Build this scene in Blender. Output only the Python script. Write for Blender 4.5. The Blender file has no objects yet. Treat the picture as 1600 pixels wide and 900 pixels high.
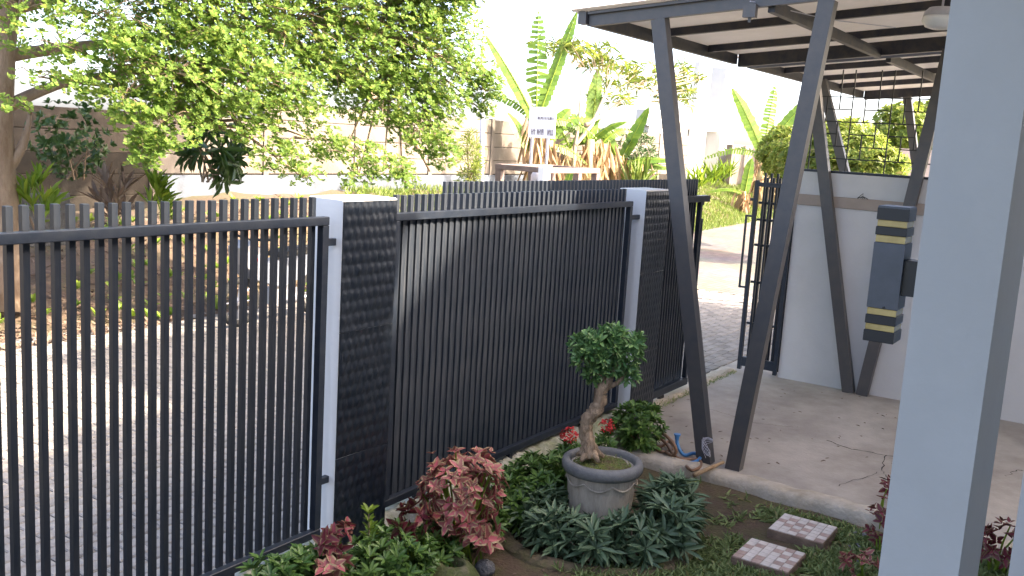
import bpy, math, random
import numpy as np
from mathutils import Vector, Matrix
rnd = random.Random(7)
rng = np.random.default_rng(11)
S = bpy.context.scene
COL = S.collection

# ------------------------------------------------------------------ camera
# world: x runs along the fence, y crosses it towards the street, z up (metres)
F = 1495.0
CAMH = 2.35
def _ray(x, y): return np.array([x - 800.0, y - 450.0, F])
_U = _ray(1800, 273); _U /= np.linalg.norm(_U)
_V = _ray(-1500, 75); _V -= _U * (_U @ _V); _V /= np.linalg.norm(_V)
_D = np.cross(_U, _V)
if _D[1] < 0: _D = -_D
R = np.array([_U, _V, -_D])
O = np.array([0, 0, CAMH])
cam = bpy.data.cameras.new('camera')
cam.sensor_width = 36.0
cam.lens = F / 1600 * 36
cam.clip_start = 0.05
cam.clip_end = 2000
camo = bpy.data.objects.new('camera', cam)
COL.objects.link(camo)
m = Matrix.Identity(4)
for i in range(3):
    m[i][0] = R[i, 0]; m[i][1] = -R[i, 1]; m[i][2] = -R[i, 2]; m[i][3] = O[i]
camo.matrix_world = m
S.camera = camo

# ------------------------------------------------------------------ light
SUN = np.array([0.25, -0.75, 0.535]); SUN /= np.linalg.norm(SUN)
w = bpy.data.worlds.new('World'); S.world = w; w.use_nodes = True
nt = w.node_tree
bg = nt.nodes['Background']
sky = nt.nodes.new('ShaderNodeTexSky'); sky.sky_type = 'NISHITA'; sky.sun_disc = False
sky.sun_elevation = math.asin(SUN[2]); sky.sun_rotation = math.atan2(SUN[0], SUN[1])
sky.air_density = 0.45; sky.dust_density = 3.0; sky.ozone_density = 0.3
nt.links.new(sky.outputs[0], bg.inputs[0]); bg.inputs[1].default_value = 0.15
sl = bpy.data.lights.new('sun', 'SUN'); sl.energy = 2.0; sl.angle = math.radians(0.9); sl.color = (1.0, 0.92, 0.82)
so = bpy.data.objects.new('sun', sl); COL.objects.link(so)
so.rotation_euler = Vector(SUN.tolist()).to_track_quat('Z', 'Y').to_euler()
S.view_settings.view_transform = 'Standard'; S.view_settings.look = 'None'
S.view_settings.exposure = 3.2; S.view_settings.gamma = 1.0
S.view_settings.use_curve_mapping = False
S.view_settings.use_white_balance = True; S.view_settings.white_balance_temperature = 7600; S.view_settings.white_balance_tint = 10
S.render.engine = 'CYCLES'

# ------------------------------------------------------------------ helpers
def dirpx(x, y): return R @ _ray(x, y)
def onz(x, y, z=0.0): r = dirpx(x, y); return O + (z - CAMH) / r[2] * r
def onx(x, y, u): r = dirpx(x, y); return O + u / r[0] * r
def ony(x, y, v): r = dirpx(x, y); return O + v / r[1] * r
def proj(P):
    q = (np.asarray(P, float) - O) @ R
    return np.stack([800 + F * q[..., 0] / q[..., 2], 450 + F * q[..., 1] / q[..., 2]], -1), q[..., 2]

class MB:
    def __init__(s): s.v = []; s.f = []
    def add(s, vs, fs):
        o = len(s.v); s.v.extend([tuple(map(float, p)) for p in vs]); s.f.extend([tuple(i + o for i in f) for f in fs]); return s
    def box(s, a, b, bev=0.0):
        x0, y0, z0 = a; x1, y1, z1 = b
        if bev <= 0:
            return s.add([(x0,y0,z0),(x1,y0,z0),(x1,y1,z0),(x0,y1,z0),(x0,y0,z1),(x1,y0,z1),(x1,y1,z1),(x0,y1,z1)],
                  [(0,3,2,1),(4,5,6,7),(0,1,5,4),(1,2,6,5),(2,3,7,6),(3,0,4,7)])
        e = bev
        vs = []
        for z, k in ((z0, e), (z0 + e, 0), (z1 - e, 0), (z1, e)):
            vs += [(x0+k,y0+k,z),(x1-k,y0+k,z),(x1-k,y1-k,z),(x0+k,y1-k,z)]
        fs = [(0,3,2,1),(12,13,14,15)]
        for l in range(3):
            for i in range(4):
                j = (i+1) % 4
                fs.append((l*4+i, l*4+j, l*4+4+j, l*4+4+i))
        return s.add(vs, fs)
    def beam(s, p0, p1, w, h, up=(0,0,1)):
        p0 = Vector(p0); p1 = Vector(p1); d = (p1-p0).normalized(); upv = Vector(up)
        sd = d.cross(upv)
        if sd.length < 1e-4: sd = d.cross(Vector((1,0,0)))
        sd.normalize(); u2 = sd.cross(d).normalized()
        vs = []
        for p in (p0, p1):
            for a, b in ((-1,-1),(1,-1),(1,1),(-1,1)):
                vs.append(p + sd*a*w/2 + u2*b*h/2)
        return s.add(vs, [(0,1,2,3),(7,6,5,4),(0,4,5,1),(1,5,6,2),(2,6,7,3),(3,7,4,0)])
    def tube(s, pts, rad, n=8, cap=True, jit=0.0):
        pts = [Vector(p) for p in pts]; N = len(pts)
        if not hasattr(rad, '__len__'): rad = [rad]*N
        vs = []; a = None
        for i, p in enumerate(pts):
            d = (pts[min(i+1,N-1)] - pts[max(i-1,0)]).normalized()
            if a is None:
                a = d.cross(Vector((0,0,1)))
                if a.length < 1e-3: a = d.cross(Vector((1,0,0)))
            a = (a - d*a.dot(d)).normalized(); b = d.cross(a)
            for k in range(n):
                t = 2*math.pi*k/n; r = rad[i]*(1+jit*rnd.uniform(-1,1))
                vs.append(p + a*math.cos(t)*r + b*math.sin(t)*r)
        fs = []
        for i in range(N-1):
            for k in range(n):
                k2 = (k+1) % n
                fs.append((i*n+k, i*n+k2, (i+1)*n+k2, (i+1)*n+k))
        if cap:
            fs.append(tuple(reversed(range(n)))); fs.append(tuple((N-1)*n+k for k in range(n)))
        return s.add(vs, fs)
    def lathe(s, prof, c, n=32, cap=True, fn=None):
        vs = []
        for r, z in prof:
            for k in range(n):
                t = 2*math.pi*k/n; rr = r*(fn(t, z) if fn else 1)
                vs.append((c[0]+rr*math.cos(t), c[1]+rr*math.sin(t), c[2]+z))
        fs = []; N = len(prof)
        for i in range(N-1):
            for k in range(n):
                k2 = (k+1) % n; fs.append((i*n+k, i*n+k2, (i+1)*n+k2, (i+1)*n+k))
        if cap:
            fs.append(tuple(reversed(range(n)))); fs.append(tuple((N-1)*n+k for k in range(n)))
        return s.add(vs, fs)
    def grid(s, nu, nv, fn):
        vs = [fn(i/nu, j/nv) for j in range(nv+1) for i in range(nu+1)]
        fs = [(j*(nu+1)+i, j*(nu+1)+i+1, (j+1)*(nu+1)+i+1, (j+1)*(nu+1)+i) for j in range(nv) for i in range(nu)]
        return s.add(vs, fs)
    def mesh(s, name):
        me = bpy.data.meshes.new(name); me.from_pydata(s.v, [], s.f); me.update(); return me

def smooth(me, angle=None):
    me.polygons.foreach_set('use_smooth', [True]*len(me.polygons))
    if angle: 
        try: me.set_sharp_from_angle(angle=math.radians(angle))
        except Exception: pass

def base_of(parent):
    if parent is None: return Vector((0,0,0))
    b = Vector(parent.get('_b', (0,0,0))) if '_b' in parent else None
    return b
LOC = {}
def link(name, me, mat, parent=None, loc=None, sm=None):
    """one mesh object; loc is a world position (default origin)"""
    if isinstance(me, MB): me = me.mesh(name)
    if mat is not None and len(me.materials) == 0: me.materials.append(mat)
    if sm: smooth(me, sm if sm is not True else None)
    o = bpy.data.objects.new(name, me); COL.objects.link(o)
    wl = Vector(loc) if loc is not None else Vector((0,0,0))
    pl = LOC.get(parent.name, Vector((0,0,0))) if parent else Vector((0,0,0))
    o.location = wl - pl
    if parent: o.parent = parent
    LOC[o.name] = wl
    return o
def tag(o, label=None, cat=None, group=None, kind=None):
    if label: o['label'] = label
    if cat: o['category'] = cat
    if group: o['group'] = group
    if kind: o['kind'] = kind
    return o
def thing(name, label, cat, loc, group=None):
    o = bpy.data.objects.new(name, None); COL.objects.link(o)
    o.empty_display_size = 0.1
    o.location = Vector([float(c) for c in loc]); LOC[o.name] = Vector([float(c) for c in loc])
    return tag(o, label, cat, group)
def struct(name, me, mat, sm=None):
    return tag(link(name, me, mat, sm=sm), kind='structure')

# ---- materials
def mat(name, col, rough=0.6, metal=0.0, var=None, scale=8.0, detail=6, bump=0.0, bscale=60.0, spec=0.5, stretch=(1,1,1), contrast=(0.35,0.65), island=0.0):
    M = bpy.data.materials.new(name); M.use_nodes = True
    n = M.node_tree.nodes; l = M.node_tree.links; p = n['Principled BSDF']
    p.inputs['Roughness'].default_value = rough; p.inputs['Metallic'].default_value = metal
    p.inputs['Specular IOR Level'].default_value = spec
    p.inputs['Base Color'].default_value = (*col, 1)
    tc = n.new('ShaderNodeTexCoord'); mp = n.new('ShaderNodeMapping'); mp.inputs['Scale'].default_value = stretch
    l.new(tc.outputs['Object'], mp.inputs['Vector'])
    out = None
    if var is not None:
        nz = n.new('ShaderNodeTexNoise'); nz.inputs['Scale'].default_value = scale; nz.inputs['Detail'].default_value = detail
        nz.inputs['Roughness'].default_value = 0.65
        l.new(mp.outputs[0], nz.inputs['Vector'])
        cr = n.new('ShaderNodeValToRGB'); e = cr.color_ramp.elements
        e[0].position = contrast[0]; e[1].position = contrast[1]
        e[0].color = (*col, 1); e[1].color = (*var, 1)
        l.new(nz.outputs['Fac'], cr.inputs[0]); out = cr.outputs[0]
        l.new(out, p.inputs['Base Color'])
    if island > 0:
        g = n.new('ShaderNodeNewGeometry'); oi = n.new('ShaderNodeObjectInfo')
        ad = n.new('ShaderNodeMath'); ad.operation = 'ADD'; l.new(g.outputs['Random Per Island'], ad.inputs[0]); l.new(oi.outputs['Random'], ad.inputs[1])
        fr = n.new('ShaderNodeMath'); fr.operation = 'FRACT'; l.new(ad.outputs[0], fr.inputs[0])
        mr = n.new('ShaderNodeMapRange'); mr.inputs['To Min'].default_value = 1-island; mr.inputs['To Max'].default_value = 1+island
        l.new(fr.outputs[0], mr.inputs['Value'])
        hs = n.new('ShaderNodeHueSaturation'); l.new(mr.outputs[0], hs.inputs['Value'])
        if out: l.new(out, hs.inputs['Color'])
        else: hs.inputs['Color'].default_value = (*col, 1)
        l.new(hs.outputs[0], p.inputs['Base Color'])
    if bump > 0:
        nb = n.new('ShaderNodeTexNoise'); nb.inputs['Scale'].default_value = bscale; nb.inputs['Detail'].default_value = 8
        l.new(mp.outputs[0], nb.inputs['Vector'])
        bp = n.new('ShaderNodeBump'); bp.inputs['Strength'].default_value = bump; bp.inputs['Distance'].default_value = 0.02
        l.new(nb.outputs['Fac'], bp.inputs['Height']); l.new(bp.outputs[0], p.inputs['Normal'])
    return M
def leafmat(name, c0, c1, trans=0.35, rough=0.45, edge=None, spec=0.4, c2=None):
    M = bpy.data.materials.new(name); M.use_nodes = True
    n = M.node_tree.nodes; l = M.node_tree.links; p = n['Principled BSDF']
    g = n.new('ShaderNodeNewGeometry'); cr = n.new('ShaderNodeValToRGB'); e = cr.color_ramp.elements
    e[0].color = (*c0, 1); e[1].color = (*c1, 1)
    if c2: x = cr.color_ramp.elements.new(0.93); e[1].position = 0.9; x.color = (*c1,1); cr.color_ramp.elements[-1].color = (*c2,1); cr.color_ramp.elements[-1].position = 1.0
    l.new(g.outputs['Random Per Island'], cr.inputs[0]); out = cr.outputs[0]
    if edge:
        uv = n.new('ShaderNodeUVMap'); sx = n.new('ShaderNodeSeparateXYZ'); l.new(uv.outputs[0], sx.inputs[0])
        nz = n.new('ShaderNodeTexNoise'); nz.inputs['Scale'].default_value = 60
        ad = n.new('ShaderNodeMath'); ad.operation = 'MULTIPLY_ADD'; ad.inputs[1].default_value = 0.5; l.new(nz.outputs['Fac'], ad.inputs[0]); l.new(sx.outputs[0], ad.inputs[2])
        r2 = n.new('ShaderNodeValToRGB'); r2.color_ramp.elements[0].position = 1.02; r2.color_ramp.elements[1].position = 1.2
        r2.color_ramp.elements[0].position = 0.92; r2.color_ramp.elements[1].position = 1.0
        l.new(ad.outputs[0], r2.inputs[0])
        mx = n.new('ShaderNodeMix'); mx.data_type = 'RGBA'; l.new(r2.outputs[0], mx.inputs[0]); l.new(out, mx.inputs[6]); mx.inputs[7].default_value = (*edge, 1)
        out = mx.outputs[2]
    l.new(out, p.inputs['Base Color']); p.inputs['Roughness'].default_value = rough; p.inputs['Specular IOR Level'].default_value = spec
    tr = n.new('ShaderNodeBsdfTranslucent')
    l.new(out, tr.inputs[0])
    ms = n.new('ShaderNodeMixShader'); ms.inputs[0].default_value = trans
    l.new(p.outputs[0], ms.inputs[1]); l.new(tr.outputs[0], ms.inputs[2])
    l.new(ms.outputs[0], n['Material Output'].inputs[0])
    return M
M = {}
M['metal'] = mat('dark_painted_steel', (0.012,0.019,0.032), 0.42, 0.0, (0.024,0.030,0.041), 14, 4, 0.04, 120, spec=0.35)
M['dusty'] = mat('dusty_steel_slat', (0.017,0.025,0.038), 0.45, 0.0, (0.078,0.083,0.092), 6, 8, 0.05, 90, spec=0.35, stretch=(14,14,0.6), contrast=(0.40,0.78))
M['slat'] = mat('weathered_steel_slat', (0.010,0.015,0.024), 0.42, 0.0, (0.028,0.031,0.037), 5, 6, 0.03, 90, spec=0.3, stretch=(9,9,0.7), contrast=(0.42,0.8))
M['post'] = mat('grey_steel_post', (0.065,0.064,0.068), 0.45, 0.0, (0.085,0.078,0.075), 9, 6, 0.05, 80)
M['navy'] = mat('dark_steel_roof_frame', (0.014,0.018,0.036), 0.5, 0.0, (0.05,0.045,0.045), 10, 5, 0.03, 80)
M['soffit'] = mat('roof_sheet_underside', (0.84,0.81,0.78), 0.6, 0.0, (0.76,0.73,0.70), 3, 6, 0.05, 30)
_nt = M['soffit'].node_tree; _tr = _nt.nodes.new('ShaderNodeBsdfTranslucent'); _tr.inputs[0].default_value = (0.82,0.80,0.78,1)
_ms = _nt.nodes.new('ShaderNodeMixShader'); _ms.inputs[0].default_value = 0.17
_nt.links.new(_nt.nodes['Principled BSDF'].outputs[0], _ms.inputs[1]); _nt.links.new(_tr.outputs[0], _ms.inputs[2]); _nt.links.new(_ms.outputs[0], _nt.nodes['Material Output'].inputs[0])
M['white'] = mat('white_wall_paint', (0.57,0.56,0.55), 0.7, 0.0, (0.50,0.49,0.48), 2.2, 8, 0.10, 35, contrast=(0.45,0.85))
M['pillarwhite'] = mat('pillar_white_paint', (0.74,0.735,0.73), 0.65, 0.0, (0.66,0.65,0.635), 3, 9, 0.08, 40, contrast=(0.5,0.85))
M['column'] = mat('column_paint', (0.47,0.485,0.495), 0.7, 0.0, (0.42,0.43,0.435), 1.6, 9, 0.05, 45)
M['band'] = mat('beige_band_paint', (0.36,0.29,0.24), 0.7, 0.0, (0.31,0.25,0.21), 6, 6, 0.05, 60)
M['stone'] = mat('black_carved_stone', (0.004,0.008,0.015), 0.33, 0.0, (0.014,0.018,0.025), 16, 6, 0.15, 90, stretch=(1,1,0.35), contrast=(0.4,0.8))
M['concrete'] = mat('carport_concrete', (0.46,0.41,0.36), 0.72, 0.0, (0.25,0.215,0.185), 1.3, 12, 0.15, 40, contrast=(0.36,0.68))
M['kerb'] = mat('pale_kerb_concrete', (0.52,0.45,0.37), 0.85, 0.0, (0.30,0.245,0.17), 5, 9, 0.4, 45, contrast=(0.4,0.75))
M['mortar'] = mat('mossy_mortar', (0.42,0.40,0.34), 0.9, 0.0, (0.20,0.21,0.12), 7, 8, 0.5, 40)
M['soil'] = mat('bare_brown_soil', (0.105,0.066,0.044), 0.95, 0.0, (0.085,0.085,0.03), 4.5, 10, 0.8, 45, contrast=(0.38,0.7))
M['ground'] = mat('rough_ground', (0.12,0.10,0.06), 0.95, 0.0, (0.08,0.11,0.04), 0.3, 8, 0.3, 10)
M['bank'] = mat('litter_covered_bank', (0.125,0.085,0.062), 0.95, 0.0, (0.085,0.085,0.035), 1.4, 10, 0.9, 22, contrast=(0.42,0.75))
M['roadbase'] = mat('dark_joint_sand', (0.10,0.092,0.08), 0.95, 0.0, (0.07,0.075,0.05), 5, 6, 0.3, 40)
M['paver'] = mat('grey_paver', (0.29,0.268,0.248), 0.85, 0.0, (0.21,0.194,0.18), 6, 8, 0.3, 70, island=0.16)
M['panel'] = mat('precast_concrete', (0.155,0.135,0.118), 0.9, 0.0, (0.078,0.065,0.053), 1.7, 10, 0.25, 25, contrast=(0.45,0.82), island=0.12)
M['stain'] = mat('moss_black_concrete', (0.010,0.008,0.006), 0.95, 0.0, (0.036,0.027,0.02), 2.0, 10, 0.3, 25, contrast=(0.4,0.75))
M['shadepanel'] = mat('shaded_weathered_concrete', (0.062,0.050,0.041), 0.95, 0.0, (0.022,0.017,0.013), 2.4, 10, 0.3, 25, contrast=(0.42,0.75), island=0.12)  # weathered concrete, with the tree's shade deepened into its colour
M['bluewall'] = mat('pale_blue_retaining_wall', (0.10,0.125,0.165), 0.85, 0.0, (0.07,0.08,0.10), 3, 9, 0.2, 30)
M['bark'] = mat('brown_bark', (0.20,0.135,0.09), 0.9, 0.0, (0.30,0.23,0.17), 12, 8, 0.6, 40, stretch=(1,1,0.4))
M['palebark'] = mat('pale_smooth_bark', (0.42,0.33,0.25), 0.85, 0.0, (0.30,0.24,0.17), 9, 8, 0.3, 40)
M['bonsai'] = mat('gnarled_bonsai_bark', (0.46,0.33,0.225), 0.9, 0.0, (0.17,0.115,0.075), 30, 8, 0.9, 60, stretch=(1,1,0.35), contrast=(0.35,0.7))
M['potrim'] = mat('grey_cement_pot', (0.125,0.127,0.132), 0.75, 0.0, (0.19,0.19,0.19), 15, 8, 0.2, 90)
M['potbody'] = mat('cream_carved_pot', (0.48,0.42,0.35), 0.85, 0.0, (0.28,0.245,0.20), 12, 9, 0.3, 70, stretch=(1,1,0.3))
M['moss'] = mat('mossy_pot_soil', (0.13,0.095,0.05), 0.95, 0.0, (0.13,0.16,0.03), 14, 8, 0.9, 70, contrast=(0.4,0.6))
M['mossstone'] = mat('moss_covered_stone', (0.075,0.09,0.025), 0.9, 0.0, (0.14,0.115,0.085), 11, 9, 0.5, 60, contrast=(0.45,0.75))
M['rock'] = mat('grey_rock', (0.19,0.19,0.20), 0.85, 0.0, (0.10,0.10,0.10), 25, 8, 0.7, 70)
M['hose'] = mat('brown_rubber_hose', (0.20,0.105,0.06), 0.5, 0.0, (0.28,0.16,0.10), 20, 4)
M['bluehose'] = mat('blue_plastic_hose', (0.035,0.17,0.42), 0.35, 0.0, (0.06,0.22,0.46), 15, 3)
M['wood'] = mat('pale_stick_wood', (0.40,0.28,0.17), 0.8, 0.0, (0.28,0.18,0.10), 20, 6, 0.3, 60)
M['tilew'] = mat('off_white_mosaic', (0.72,0.64,0.57), 0.45, 0.0, (0.60,0.50,0.44), 9, 6, 0.05, 60, island=0.06)
M['tiler'] = mat('terracotta_mosaic', (0.38,0.24,0.195), 0.5, 0.0, (0.48,0.34,0.28), 9, 6, 0.05, 60, island=0.15)
M['slabside'] = mat('brown_cement_slab', (0.26,0.17,0.12), 0.9, 0.0, (0.17,0.11,0.08), 12, 8, 0.4, 60)
M['lampbody'] = mat('blue_grey_lamp_metal', (0.062,0.072,0.09), 0.45, 0.25, (0.075,0.085,0.11), 20, 3)
M['lampblack'] = mat('black_lamp_metal', (0.012,0.015,0.022), 0.4, 0.2)
M['amber'] = mat('amber_diffuser', (0.50,0.38,0.16), 0.25, 0.0, (0.34,0.25,0.10), 14, 3, stretch=(1,1,0.4))
M['glasswhite'] = mat('frosted_glass', (0.75,0.75,0.74), 0.25)
M['signwhite'] = mat('white_sign_board', (0.82,0.82,0.85), 0.5)
M['ink'] = mat('faded_grey_ink', (0.18,0.16,0.19), 0.7)
M['brownbox'] = mat('brown_grey_frame', (0.19,0.145,0.135), 0.8, 0.0, (0.13,0.10,0.09), 6, 7, 0.2, 40)
M['rubber'] = mat('black_rubber', (0.015,0.015,0.016), 0.8)
M['chrome'] = mat('silver_engine_metal', (0.45,0.46,0.50), 0.35, 0.7)
M['motored'] = mat('red_plastic', (0.50,0.02,0.05), 0.3)
M['motowhite'] = mat('grey_blue_fairing', (0.16,0.18,0.22), 0.3)
M['galv'] = mat('galvanised_pole', (0.55,0.55,0.60), 0.5, 0.2, (0.46,0.46,0.50), 8, 4)
M['houseroof'] = mat('house_roof_tile', (0.20,0.09,0.06), 0.8)
M['wire'] = mat('black_wire', (0.02,0.02,0.02), 0.6)
M['lf_tree'] = leafmat('sunlit_tree_leaf', (0.12,0.235,0.05), (0.25,0.36,0.085), 0.58, 0.5, c2=(0.38,0.37,0.09), spec=0.25)
M['lf_hedge'] = leafmat('hedge_leaf', (0.045,0.115,0.025), (0.13,0.23,0.05), 0.2, 0.35)
M['lf_bonsai'] = leafmat('bonsai_leaf', (0.055,0.15,0.05), (0.17,0.30,0.10), 0.2, 0.35)
M['lf_lance'] = leafmat('grey_green_lance_leaf', (0.07,0.13,0.07), (0.155,0.225,0.125), 0.15, 0.4)
M['lf_coleus'] = leafmat('coleus_leaf', (0.21,0.085,0.07), (0.50,0.115,0.14), 0.2, 0.5, edge=(0.40,0.30,0.17))
M['lf_coleusd'] = leafmat('dark_coleus_leaf', (0.11,0.02,0.03), (0.26,0.035,0.055), 0.2, 0.5, edge=(0.20,0.13,0.07))
M['lf_red'] = leafmat('red_flower_petal', (0.55,0.02,0.03), (0.65,0.05,0.05), 0.2, 0.5)
M['lf_grass'] = leafmat('lawn_grass', (0.13,0.19,0.06), (0.30,0.36,0.14), 0.25, 0.5, c2=(0.28,0.22,0.10))
M['lf_bankgrass'] = leafmat('bank_grass', (0.11,0.18,0.035), (0.20,0.27,0.06), 0.35, 0.5, c2=(0.30,0.27,0.11))
M['lf_banana'] = leafmat('banana_leaf', (0.09,0.19,0.03), (0.19,0.30,0.05), 0.45, 0.4)
M['lf_dry'] = leafmat('dry_brown_leaf', (0.28,0.18,0.10), (0.45,0.32,0.20), 0.25, 0.8)
M['lf_litter'] = leafmat('leaf_litter', (0.12,0.082,0.062), (0.23,0.165,0.125), 0.1, 0.8)
M['lf_weed'] = leafmat('bright_weed_leaf', (0.10,0.20,0.02), (0.25,0.34,0.04), 0.35, 0.45)
M['lf_far'] = leafmat('background_leaf', (0.12,0.19,0.035), (0.26,0.31,0.06), 0.5, 0.5, c2=(0.34,0.30,0.10))
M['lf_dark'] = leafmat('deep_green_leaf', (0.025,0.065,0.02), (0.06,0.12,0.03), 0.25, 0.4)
M['bananastem'] = mat('banana_stem', (0.40,0.38,0.18), 0.7, 0.0, (0.30,0.21,0.12), 6, 7, 0.2, 30, stretch=(1,1,0.3))

# ---- leaves (all quads, numpy)
def unit(a): return a / np.maximum(np.linalg.norm(a, axis=-1, keepdims=True), 1e-9)
class Leaves:
    def __init__(s): s.P = []; 
    def add(s, pos, ax, nr, L, W, t1=0.4, w1=0.8, t2=0.75, w2=0.85, fold=0.18, droop=0.12):
        pos = np.asarray(pos, float); N = len(pos)
        ax = unit(np.asarray(ax, float)); sd = unit(np.cross(ax, nr)); nn = np.cross(sd, ax)
        L = np.broadcast_to(np.asarray(L, float), (N,))[:, None]; W = np.broadcast_to(np.asarray(W, float), (N,))[:, None]*0.5
        def pt(t, wd): return pos + ax*L*t + sd*W*wd + nn*(np.abs(wd)*W*fold*2 - droop*L*t*t)
        V = np.stack([pt(0,0), pt(t1,-w1), pt(t2,-w2), pt(1,0), pt(t2,w2), pt(t1,w1)], 1)
        s.P.append(V)
    def mesh(s, name):
        V = np.concatenate(s.P, 0); N = len(V)
        me = bpy.data.meshes.new(name)
        me.vertices.add(N*6); me.vertices.foreach_set('co', V.reshape(-1).astype(np.float32))
        q = (np.arange(N)[:, None]*6 + np.array([0,3,2,1, 0,5,4,3])[None]).reshape(-1)
        me.loops.add(N*8); me.loops.foreach_set('vertex_index', q.astype(np.int32))
        me.polygons.add(N*2); me.polygons.foreach_set('loop_start', (np.arange(N*2)*4).astype(np.int32))
        try: me.polygons.foreach_set('loop_total', np.full(N*2, 4, np.int32))
        except Exception: pass
        uv = me.uv_layers.new(name='UVMap')
        tab = {0:(0.0,0),1:(1,.4),2:(1,.75),3:(0.55,1),4:(1,.75),5:(1,.4)}
        one = np.array([tab[i] for i in (0,3,2,1,0,5,4,3)], np.float32)
        uv.data.foreach_set('uv', np.tile(one, (N,1)).reshape(-1))
        me.update(calc_edges=True); me.validate()
        return me
def randdirs(n): return unit(rng.normal(size=(n,3)))
def rosettes(lv, C, axis, k, L, W, spread=0.9, **kw):
    """k leaves round each centre C, leaning out from axis"""
    C = np.asarray(C); n = len(C)
    A = unit(np.asarray(axis, float) + np.zeros((n,3)))
    B = unit(np.cross(A, randdirs(n))); D = np.cross(A, B)
    for j in range(k):
        t = 2*np.pi*j/k + rng.uniform(-.35,.35,n)
        sp = spread*rng.uniform(.65,1.2,n)
        out = B*np.cos(t)[:,None] + D*np.sin(t)[:,None]
        ax = A*np.cos(sp)[:,None] + out*np.sin(sp)[:,None]
        nr = A*np.sin(sp)[:,None] - out*np.cos(sp)[:,None]
        s = rng.uniform(.7,1.15,n)
        lv.add(C + ax*0.004, ax, nr, L*s, W*s, **kw)
def ellip(n, c, r, shell=0.55):
    d = randdirs(n); q = rng.uniform(shell**3, 1, n)**(1/3)
    return np.asarray(c) + d*q[:,None]*np.asarray(r), d
def bush(name, label, cat, c, r, nro, k, L, W, lm, group=None, spread=0.9, stems=8, up=0.8, shell=0.5, flowers=None, stemmat='bark', **kw):
    c = np.asarray(c, float); base = (c[0], c[1], c[2]-r[2])
    t = thing(name, label, cat, base, group)
    lv = Leaves(); P, d = ellip(nro, c, r, shell)
    P[:,2] = np.maximum(P[:,2], base[2]+0.03)
    rosettes(lv, P, d + np.array([0,0,up]), k, L, W, spread, **kw)
    link('foliage', lv.mesh('foliage'), lm, t)
    mb = MB()
    for i in range(stems):
        p = P[rng.integers(len(P))]
        q = np.array([c[0], c[1], base[2]-0.01]) + np.array([rnd.uniform(-.3,.3)*r[0], rnd.uniform(-.3,.3)*r[1], 0])
        mid = (p+q)/2 + np.array([0,0,.1*r[2]])
        mb.tube([q, mid, p], [0.008+.012*r[2], 0.006+.008*r[2], 0.003], 5)
    link('stem', mb, M[stemmat], t)
    return t, P
def leafspray(lv, P, n, rad, L, W, **kw):
    """loose leaves around points P"""
    C = np.repeat(P, n, 0) + rng.normal(size=(len(P)*n,3))*rad
    a = randdirs(len(C)); a[:,2] = a[:,2]*.6 - .1
    nr = randdirs(len(C))*0.6 + np.array([0,0,1])
    lv.add(C, a, nr, L*rng.uniform(.7,1.2,len(C)), W*rng.uniform(.7,1.2,len(C)), **kw)

# ================================================================== SETTING
# ground to the horizon
mb = MB(); mb.box((-500,-500,-1.2),(700,600,-0.35)); struct('ground', mb, M['ground'])
# garden soil
def soilz(x, y): return -0.06 + 0.012*math.sin(3.1*x+1)*math.cos(2.7*y) + 0.008*math.sin(9*x)*math.sin(8*y+2)
mb = MB(); mb.grid(70, 60, lambda a, b: (-1+7.45*a, -0.8+4.05*b, soilz(-1+7.45*a, -0.8+4.05*b))); struct('garden_soil', mb, M['soil'], sm=True)
# carport floor, with sawn joints and cracks as real grooves
mb = MB(); mb.box((6.56,-6,-0.3),(16.5,3.62,0.0)); floor = struct('carport_floor', mb, M['concrete'])
crk = mat('crack_dirt', (0.045,0.04,0.035), 0.95)
def crack(pts, wd):
    mb = MB(); P = []
    for a, b in zip(pts[:-1], pts[1:]):
        n = 7
        for i in range(n):
            t = i/n; P.append(np.array(a)*(1-t)+np.array(b)*t + np.array([rnd.uniform(-.014,.014), rnd.uniform(-.014,.014), 0]))
    P.append(np.array(pts[-1]))
    vs = []; fs = []
    for i, p in enumerate(P):
        d = P[min(i+1,len(P)-1)]-P[max(i-1,0)]; nn = np.array([-d[1], d[0], 0]); nn /= np.linalg.norm(nn)+1e-9
        ww = wd*rnd.uniform(.4,1.2)
        vs += [p+nn*ww, p-nn*ww]
    for i in range(len(P)-1): fs.append((2*i,2*i+1,2*i+3,2*i+2))
    mb.add([(v[0],v[1],0.004) for v in vs], fs)
    link('crack', mb, crk, floor)
crack([onz(1290,688), onz(1330,702), onz(1385,712), onz(1440,722)], 0.006)
crack([onz(1385,712), onz(1378,735), onz(1392,752)], 0.004)
crack([onz(1310,760), onz(1345,748), onz(1370,738)], 0.003)
crack([onz(1570,745), onz(1590,735), onz(1610,738)], 0.004)
crack([onz(1110,640), onz(1180,662), onz(1240,668)], 0.002)
# garden kerb
mb = MB()
def kerbfn(a, b):
    y = 3.2 - 6*a; prof = [(6.40,-0.12),(6.402,-0.02),(6.412,0.016),(6.43,0.03),(6.50,0.034),(6.55,0.030),(6.565,0.022),(6.566,-0.02)]
    k = min(int(round(b*7)),7); x, z = prof[k]
    nzv = 0.006*math.sin(13*y)+0.005*math.sin(31*y+1+k)
    return (x + nzv, y, z + nzv*0.6)
mb.grid(120, 7, kerbfn); struct('garden_kerb', mb, M['kerb'], sm=True)
# road sheet
mb = MB(); mb.box((-30,3.55,-0.3),(60,11.2,-0.022)); road = struct('paved_road', mb, M['roadbase'])
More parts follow.
